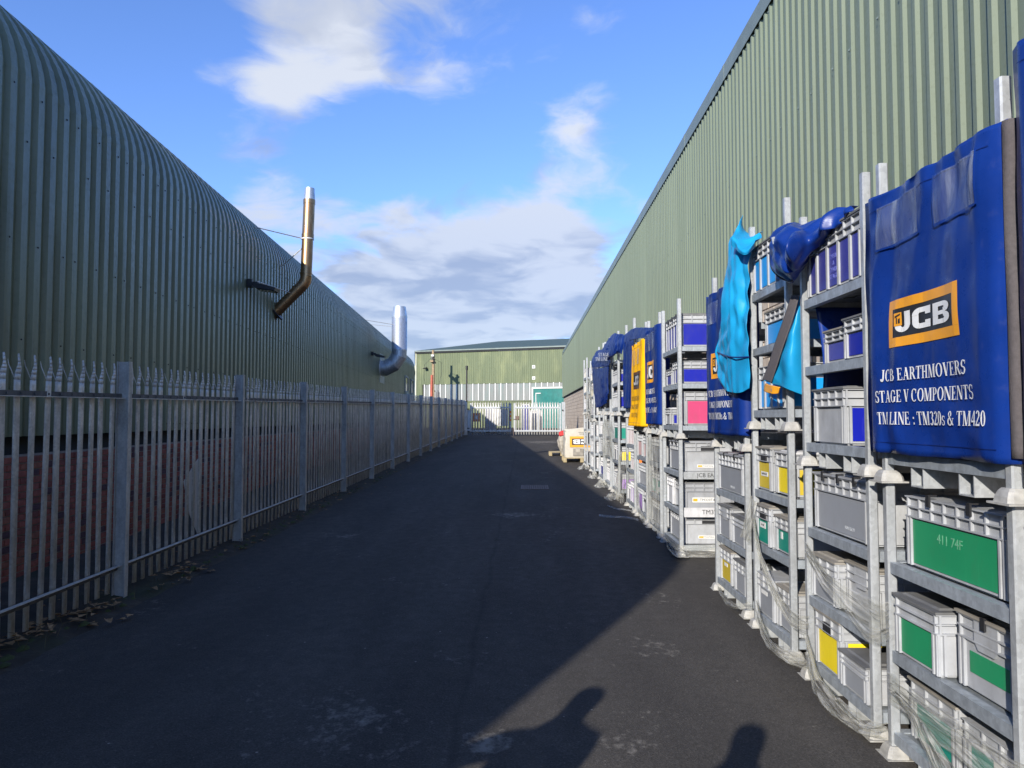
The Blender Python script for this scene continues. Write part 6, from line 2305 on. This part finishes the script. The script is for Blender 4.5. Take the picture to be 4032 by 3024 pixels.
film_sheet('stretch_film', 'loop of stretch film slung under the rack beside the open gap',
           [at(1545, 1258, XF), at(1560, 1280, XF - .03), at(1582, 1295, XF - .04), at(1612, 1293, XF)],
           [at(1545, 1268, XF), at(1560, 1296, XF - .05), at(1582, 1309, XF - .06), at(1614, 1306, XF)], 7.0, 30, 10, wr=0.02)
film_sheet('stretch_film', 'wisp of stretch film stuck to the near post beside the open gap',
           [at(1618, 1070, XF), at(1608, 1110, XF - .01), at(1594, 1155, XF - .01)], [at(1628, 1080, XF), at(1622, 1130, XF - .02), at(1612, 1165, XF - .01)], 8.0, 20, 8, wr=0.03)
Xg = 1.79
film_sheet('stretch_film', 'swag of stretch film round the foot of the rack beyond the gap',
           [at(1436, 1150, Xg), at(1448, 1165, Xg - .04), at(1462, 1175, Xg - .04), at(1474, 1180, Xg)],
           [at(1436, 1170, Xg), at(1446, 1188, Xg - .07), at(1460, 1200, Xg - .07), at(1476, 1200, Xg)], 9.0, 24, 12, wr=0.04)
X, ya, yb, zb, hs = RACKS[('E', 0)]
film_sheet('stretch_film', 'flat band of stretch film wrapped across the rack end beyond the gap',
           [(X - .02, ya - 0.035, zb + 0.13), (X + .45, ya - 0.045, zb + 0.15), (X + 1.0, ya - 0.035, zb + 0.13)],
           [(X - .02, ya - 0.035, zb + 0.0), (X + .45, ya - 0.05, zb - 0.01), (X + 1.0, ya - 0.035, zb + 0.0)], 10.0, 30, 12, wr=0.02)
X, ya, yb, zb, hs = RACKS[('F', 0)]
film_sheet('stretch_film', 'tall sheet of stretch film covering the whole front of its rack',
           [(X - .035, ya - .03, zb + 1.33), (X - .04, ya - .03, zb + 0.7), (X - .035, ya - .03, zb + 0.12)],
           [(X - .035, yb + .03, zb + 1.33), (X - .045, yb + .03, zb + 0.7), (X - .035, yb + .03, zb + 0.12)], 11.0, 40, 30, wr=0.03)
X, ya, yb, zb, hs = RACKS[('G', 0)]
film_sheet('stretch_film', 'diagonal pull of stretch film at the foot of the orange and magenta rack',
           [(X - .03, yb, zb + 0.5), (X - .04, (ya + yb) / 2, zb + 0.22), (X - .035, ya, zb + 0.1)],
           [(X - .03, yb, zb + 0.22), (X - .05, (ya + yb) / 2, zb + 0.05), (X - .04, ya, zb - 0.02)], 12.0, 24, 10, wr=0.03)
for (k, x0, y0, x1, y1, w, lab) in (('I', 1344, 975, 1338, 1085, 9, 'twisted rope of stretch film hanging beside the teal ended crate'),
                                    ('J', 1311, 905, 1311, 988, 11, 'bag shaped tail of stretch film hanging from a far bottom rack'),
                                    ('K', 1275, 818, 1272, 905, 6, 'stretch film tail hanging from the upper racks near the far end')):
    film_sheet('stretch_film', lab,
               [at(x0 - w * .6, y0, 1.76), at((x0 + x1) / 2 - w, (y0 + y1) / 2, 1.74), at(x1 - w, y1, 1.74)],
               [at(x0 + w * .6, y0, 1.76), at((x0 + x1) / 2 + w, (y0 + y1) / 2, 1.74), at(x1 + w, y1, 1.74)], x0 * 0.1, 26, 12, wr=0.06)


def film_heap(x, y, w, d, h, seed, label):
    vs, uvs = [], []
    n = 18
    for i in range(n + 1):
        for j in range(n + 1):
            u, v = i / n * 2 - 1, j / n * 2 - 1
            e = max(0.0, 1 - (u * u + v * v) ** 0.9)
            p = Vector((x + u * w, y + v * d, gz(y) + 0.006 + h * e * (0.7 + 0.9 * noise.noise(Vector((u * 3, v * 3, seed))))))
            p += noise.noise_vector(Vector((u * 4, v * 4, seed + 5))) * 0.05
            p.z = max(p.z, gz(y + v * d) + 0.004)
            vs.append(p)
            uvs.append((u * 2, v * 0.5))
    mb = MB()
    mb.add(vs, [(i * (n + 1) + j, (i + 1) * (n + 1) + j, (i + 1) * (n + 1) + j + 1, i * (n + 1) + j + 1) for i in range(n) for j in range(n)], 0, True)
    me_ = mb.mesh('film_heap', M['film'])
    uv = me_.uv_layers.new(name='UVMap')
    for lp in me_.loops:
        uv.data[lp.index].uv = uvs[lp.vertex_index]
    tag(link('film_heap', me_), label, 'plastic film', 'crumpled film on the ground')


film_heap(1.68, 14.2, 0.17, 0.3, 0.13, 1.0, 'crumpled heap of clear film at the foot of the rack with teal crate')
film_heap(1.66, 16.3, 0.15, 0.3, 0.15, 2.0, 'crumpled heap of clear film below the hanging film bag')
film_heap(1.68, 18.4, 0.14, 0.28, 0.16, 3.0, 'crumpled heap of clear film at the third rack from the far end')
film_heap(1.64, 21.0, 0.17, 0.3, 0.12, 4.0, 'crumpled heap of clear film near the white bulk bag')
for (pts, lab, s) in (([(1.18, 11.95), (1.38, 11.75), (1.55, 11.75), (1.74, 11.5)], 'pale flattened strip of film trailing from the yellow cover rack onto the road', 1.0),
                      ([(1.45, 13.1), (1.55, 12.75), (1.68, 12.6), (1.78, 12.4)], 'short twisted strip of film lying by the pink crates rack', 2.0)):
    film_sheet('film_strip', lab, [(x - 0.0, y + 0.05, gz(y) + 0.03) for x, y in pts], [(x, y - 0.05, gz(y) + 0.008) for x, y in pts], s, 24, 6, wr=0.015, group='film strips on the road')

# ------------------------------------------------------------------ bulk bag, pallets, sack
def pallet(x, y, rz, label, w=1.0, d=1.1):
    r = empty('wooden_pallet', (x, y, gz(y)), rz)
    tag(r, label, 'pallet', 'timber pallets')
    bd = MB()
    bd.box(-w / 2, w / 2, -0.05, 0.05, 0.122, 0.142)
    bme = bd.mesh('top_board', M['wood'])
    for k in range(7):
        link('top_board', bme, r, (0, -d / 2 + 0.05 + (d - 0.1) * k / 6, 0))
    for xx in (-w / 2 + 0.05, 0, w / 2 - 0.05):
        mb = MB()
        mb.box(xx - 0.05, xx + 0.05, -d / 2, d / 2, 0.0, 0.018)
        mb.build('bottom_board', M['wood'], r)
        for yy in (-d / 2 + 0.07, 0, d / 2 - 0.07):
            mb = MB()
            mb.box(xx - 0.049, xx + 0.049, yy - 0.069, yy + 0.069, 0.0185, 0.1215)
            mb.build('block', M['wood'], r)
    return r


pallet(1.78, 24.0, 0.0, 'timber pallet carrying the white bulk bag', 1.16, 1.2)
pallet(1.30, 26.9, 0.0, 'small bare timber pallet left of the bulk bag', 0.9, 0.8)
bz = gz(24.0) + 0.145
bag = empty('bulk_bag', (1.80, 24.0, bz))
tag(bag, 'white woven bulk bag printed with an upside down logo standing on a pallet', 'bulk bag')
BA, BB_, BHT = 0.55, 0.52, 0.93


def bagring(t, n=56):
    z = BHT * t
    s = 1.0 + 0.025 * math.sin(math.pi * t) - 0.03 * (t < 0.05)
    pts = []
    for i in range(n):
        a = 2 * math.pi * i / n
        c, s_ = math.cos(a), math.sin(a)
        e = 0.15
        x = BA * s * math.copysign(abs(c) ** e, c)
        y = BB_ * s * math.copysign(abs(s_) ** e, s_)
        x += 0.035 * noise.noise(Vector((x * 4, y * 4, z * 4))) + 0.015 * noise.noise(Vector((x * 11, y * 11, z * 9)))
        y += (0.03 * noise.noise(Vector((x * 4, y * 4, z * 4 + 7))) + 0.012 * noise.noise(Vector((x * 12, y * 12, z * 10 + 7)))) * (1.0 if y > -0.3 else 0.45)
        zz = z + 0.10 * t * t * (x / BA) + (0.13 * t * t * noise.noise(Vector((x * 5, y * 5, 2))))
        pts.append((x, y, max(0.0, zz)))
    return pts


mb = MB()
rings = [bagring(k / 18) for k in range(19)]
n = 56
mb.add([p for r in rings for p in r], [(i * n + j, i * n + (j + 1) % n, (i + 1) * n + (j + 1) % n, (i + 1) * n + j) for i in range(18) for j in range(n)], 0, True)
top = [(x * 0.8, y * 0.8, z - 0.10 + 0.08 * noise.noise(Vector((x * 4, y * 4, 1)))) for (x, y, z) in rings[-1]]
mb.add(list(rings[-1]) + top, [(j, (j + 1) % n, n + (j + 1) % n, n + j) for j in range(n)], 0, True)
mb.add(top, [tuple(range(n))])
mb.build('bag_body', M['bag'], bag)


def bagsurf(u, v, off=0.0):
    t = v / BHT
    s = 1.0 + 0.025 * math.sin(math.pi * t)
    return (u, -BB_ * s - 0.016 - off, v)


logo(-0.40, 0.33, 0.90, 0.34, bagsurf, bag, (M['logo_amber'], M['logo_black'], M['logo_white']), small=False, rot=True)
for v0, wd, tx in ((0.76, 0.42, 'JCB EARTHMOVERS'), (0.71, 0.36, 'COMPONENTS')):
    lay(shift(layout(tx, 0.035, wd), wd / 2 + 0.08, v0 + 0.05, 1.0, True), bagsurf, 0.004, 'lettering', M['lid'], bag)
mb = MB()
mb.box(-0.30, 0.02, -0.566, -0.553, 0.06, 0.29)
mb.build('document_pouch', M['lid'], bag)
mb = MB()
mb.box(-0.22, -0.08, -0.573, -0.5665, 0.17, 0.27)
mb.build('pouch_label', M['raggrey'], bag)
for sx in (-1, 1):
    mb = MB()
    mb.tube([(sx * 0.5, -0.45, BHT - 0.02), (sx * 0.47, -0.36, BHT + 0.06), (sx * 0.50, -0.2, BHT - 0.02)], 0.02, 8)
    mb.build('lifting_loop', M['bag'], bag)
sk = loft('sack', [((1.32, 25.5, gz(25) + 0.15), 0.16, 0.10), ((1.30, 25.4, gz(25) + 0.42), 0.22, 0.16), ((1.30, 25.35, gz(25) + 0.70), 0.20, 0.20), ((1.30, 25.35, gz(25) + 0.92), 0.10, 0.12)], M['raggrey'], fold=0.06, seed=3.0, steps=30)
tag(sk, 'beige sack with red and dark teal rags slumped beside the bulk bag', 'sack')
loft('red_rag', [((1.28, 25.15, gz(25) + 0.76), 0.10, 0.10), ((1.33, 25.2, gz(25) + 0.86), 0.14, 0.17), ((1.40, 25.25, gz(25) + 0.94), 0.06, 0.08)], M['red'], sk, 18, 0.035, 7.0, 16)
loft('teal_rag', [((1.42, 25.0, gz(25) + 0.46), 0.06, 0.08), ((1.40, 25.05, gz(25) + 0.60), 0.16, 0.12), ((1.40, 25.1, gz(25) + 0.74), 0.06, 0.08)], M['ragteal'], sk, 18, 0.03, 9.0, 16)

# ------------------------------------------------------------------ drain grate in the road
dr = empty('drain_grate', (0.20, 16.2, gz(16.2)))
tag(dr, 'rusty iron drain grate set in the middle of the road', 'drain grate')
dr.rotation_euler = (math.atan(0.0144), 0, 0)
mb = MB()
for (a, b, c, d) in ((-0.30, 0.30, -0.42, -0.38), (-0.30, 0.30, 0.38, 0.42), (-0.30, -0.26, -0.379, 0.379), (0.26, 0.30, -0.379, 0.379)):
    mb.box(a, b, c, d, -0.02, 0.010)
mb.build('grate_frame', M['iron'], dr)
mb = MB()
mb.box(-0.26, 0.26, -0.38, 0.38, -0.03, 0.001)
mb.build('dark_pit_plate', M['dark'], dr)  # flat plate, no hole; the pit's darkness is put into its colour
mb = MB()
mb.box(-0.0165, 0.0165, -0.378, 0.378, -0.01, 0.009)
bme = mb.mesh('grate_bar', M['iron'])
for k in range(11):
    link('grate_bar', bme, dr, (-0.235 + 0.047 * k, 0, 0))
mb = MB()
for yy in (-0.19, 0.0, 0.19):
    mb.box(-0.259, 0.259, yy - 0.012, yy + 0.012, -0.008, 0.0065)
mb.build('cross_bar', M['iron'], dr)

# ------------------------------------------------------------------ leaves and dry stems at the fence foot
rs = random.Random(21)
mb = MB()


def leaf(mb, x, y, s, lift=0.0):
    a = rs.uniform(0, 6.28)
    tl = rs.uniform(-0.6, 0.6)
    z = gz(y) + 0.012 + lift + rs.uniform(0, 0.02)
    if x < -3.5:
        z += 0.045
    pts = [(0, -1), (0.45, -0.45), (0.8, -0.5), (0.6, 0.1), (0.35, 0.5), (0, 1), (-0.35, 0.5), (-0.6, 0.1), (-0.8, -0.5), (-0.45, -0.45)]
    vs = []
    for (u, v) in pts:
        px, py = u * s * 0.7, v * s
        pz = abs(u) * s * 0.5 * rs.uniform(0.3, 1.0) + v * s * 0.25 * tl
        vs.append((x + px * math.cos(a) - py * math.sin(a), y + px * math.sin(a) + py * math.cos(a), z + max(0, pz)))
    vs.append((x, y, z))
    mb.add(vs, [(i, (i + 1) % 10, 10) for i in range(10)])


for (cx, cy, n_, sx, sy) in ((-3.66, 5.65, 46, 0.10, 0.30), (-3.55, 6.1, 14, 0.08, 0.3), (-3.52, 7.5, 26, 0.08, 0.28), (-3.34, 7.85, 3, 0.04, 0.08), (-3.50, 9.6, 14, 0.07, 0.5),
                             (-3.5, 12.5, 22, 0.07, 1.6), (-3.52, 16.0, 24, 0.07, 2.2), (-3.52, 21.0, 24, 0.07, 3.5), (-3.9, 9.0, 60, 0.25, 4.0), (-3.28, 6.05, 2, 0.05, 0.1), (-3.0, 14.0, 5, 0.5, 4.0)):
    for _ in range(n_):
        leaf(mb, rs.gauss(cx, sx), rs.gauss(cy, sy), rs.uniform(0.02, 0.062) * (1.15 if cy < 8 else 0.8), rs.uniform(0, 0.03) if n_ > 20 else 0)
o = mb.build('dead_leaves', M['leaf'])
tag(o, 'brown dead leaves drifted along the foot of the fence', 'leaves', kind='stuff')
mb = MB()
for _ in range(90):
    x, y = rs.gauss(-3.6, 0.07), rs.uniform(4.0, 16.0)
    h = rs.uniform(0.05, 0.22)
    p = [Vector((x, y, gz(y) + 0.02))]
    dx, dy = rs.uniform(-0.1, 0.16), rs.uniform(-0.15, 0.15)
    p += [p[0] + Vector((dx * .3, dy * .3, h * .6)), p[0] + Vector((dx, dy, h * rs.uniform(0.4, 1.0)))]
    mb.tube(p, [0.0025, 0.002, 0.001], 4)
o = mb.build('dry_weeds', M['stem'])
tag(o, 'thin dry weed stems along the foot of the fence', 'weeds', kind='stuff')
mb = MB()
for _ in range(160):
    x, y = rs.gauss(-3.58, 0.05), rs.uniform(4.0, 20.0)
    s = rs.uniform(0.015, 0.05)
    z = gz(y) + 0.02
    ring = [(x + s * math.cos(k * 1.0472) * rs.uniform(.7, 1.2), y + s * 1.6 * math.sin(k * 1.0472) * rs.uniform(.7, 1.2), z) for k in range(6)]
    mb.add(ring + [(x, y, z + s * 0.7)], [(k, (k + 1) % 6, 6) for k in range(6)], 0, True)
o = mb.build('moss_tufts', M['moss'])
tag(o, 'low moss tufts along the edge of the road', 'moss', kind='stuff')


# ------------------------------------------------------------------ two people beside the camera, seen only by their shadows
def person(x, y, h, label, arm):
    k = h / 1.78
    J = {'pel': (0, 0, 0.95), 'sp': (0, 0, 1.18), 'ch': (0, 0, 1.38), 'nk': (0, 0.01, 1.52), 'hd': (0, 0.03, 1.62), 'ht': (0, 0.02, 1.72),
         'hl': (-0.10, 0, 0.90), 'kl': (-0.11, 0.02, 0.50), 'al': (-0.11, -0.02, 0.09), 'tl': (-0.12, 0.14, 0.04),
         'hr': (0.10, 0, 0.90), 'kr': (0.11, 0.02, 0.50), 'ar': (0.11, -0.02, 0.09), 'tr': (0.12, 0.14, 0.04),
         'sl': (-0.19, 0, 1.42), 'sr': (0.19, 0, 1.42)}
    J.update(arm)
    E = [('pel', 'sp'), ('sp', 'ch'), ('ch', 'nk'), ('nk', 'hd'), ('hd', 'ht'), ('pel', 'hl'), ('hl', 'kl'), ('kl', 'al'), ('al', 'tl'), ('pel', 'hr'), ('hr', 'kr'), ('kr', 'ar'), ('ar', 'tr'),
         ('ch', 'sl'), ('sl', 'el'), ('el', 'wl'), ('wl', 'fl'), ('ch', 'sr'), ('sr', 'er'), ('er', 'wr'), ('wr', 'fr')]
    rad = {'pel': .15, 'sp': .145, 'ch': .15, 'nk': .06, 'hd': .095, 'ht': .085, 'hl': .095, 'hr': .095, 'kl': .065, 'kr': .065, 'al': .05, 'ar': .05, 'tl': .04, 'tr': .04,
           'sl': .075, 'sr': .075, 'el': .05, 'er': .05, 'wl': .038, 'wr': .038, 'fl': .03, 'fr': .03}
    names = list(J)
    me_ = bpy.data.meshes.new('person')
    me_.from_pydata([tuple(c * k for c in J[n_]) for n_ in names], [(names.index(a), names.index(b)) for a, b in E], [])
    o = link('person', me_, None, (x, y, gz(y)))
    o.modifiers.new('skin', 'SKIN')
    sv = me_.skin_vertices[0].data
    for i, n_ in enumerate(names):
        sv[i].radius = (rad[n_] * k, rad[n_] * k * (0.75 if n_ in ('pel', 'sp', 'ch') else 1.0))
    sv[0].use_root = True
    ss = o.modifiers.new('subsurf', 'SUBSURF')
    ss.levels = 1
    ss.render_levels = 1
    me_.materials.append(M['coat'])
    tag(o, label, 'person', 'people standing beside the camera')
    return o


person(-0.75, -0.10, 1.92, 'person in dark clothes whose head shadow falls on the sunlit road', {
    'el': (-0.24, 0.05, 1.15), 'wl': (-0.20, 0.22, 1.05), 'fl': (-0.17, 0.30, 1.05), 'er': (0.24, 0.05, 1.15), 'wr': (0.20, 0.22, 1.05), 'fr': (0.17, 0.30, 1.05)})
person(-1.59, 0.36, 1.95, 'person in dark clothes with one arm out whose shadow joins the building shadow', {
    'sl': (-0.22, 0, 1.42), 'el': (-0.47, 0.0, 1.27), 'wl': (-0.72, 0.06, 1.08), 'fl': (-0.80, 0.06, 1.03), 'er': (0.22, 0.04, 1.15), 'wr': (0.20, 0.10, 0.92), 'fr': (0.20, 0.13, 0.84)})
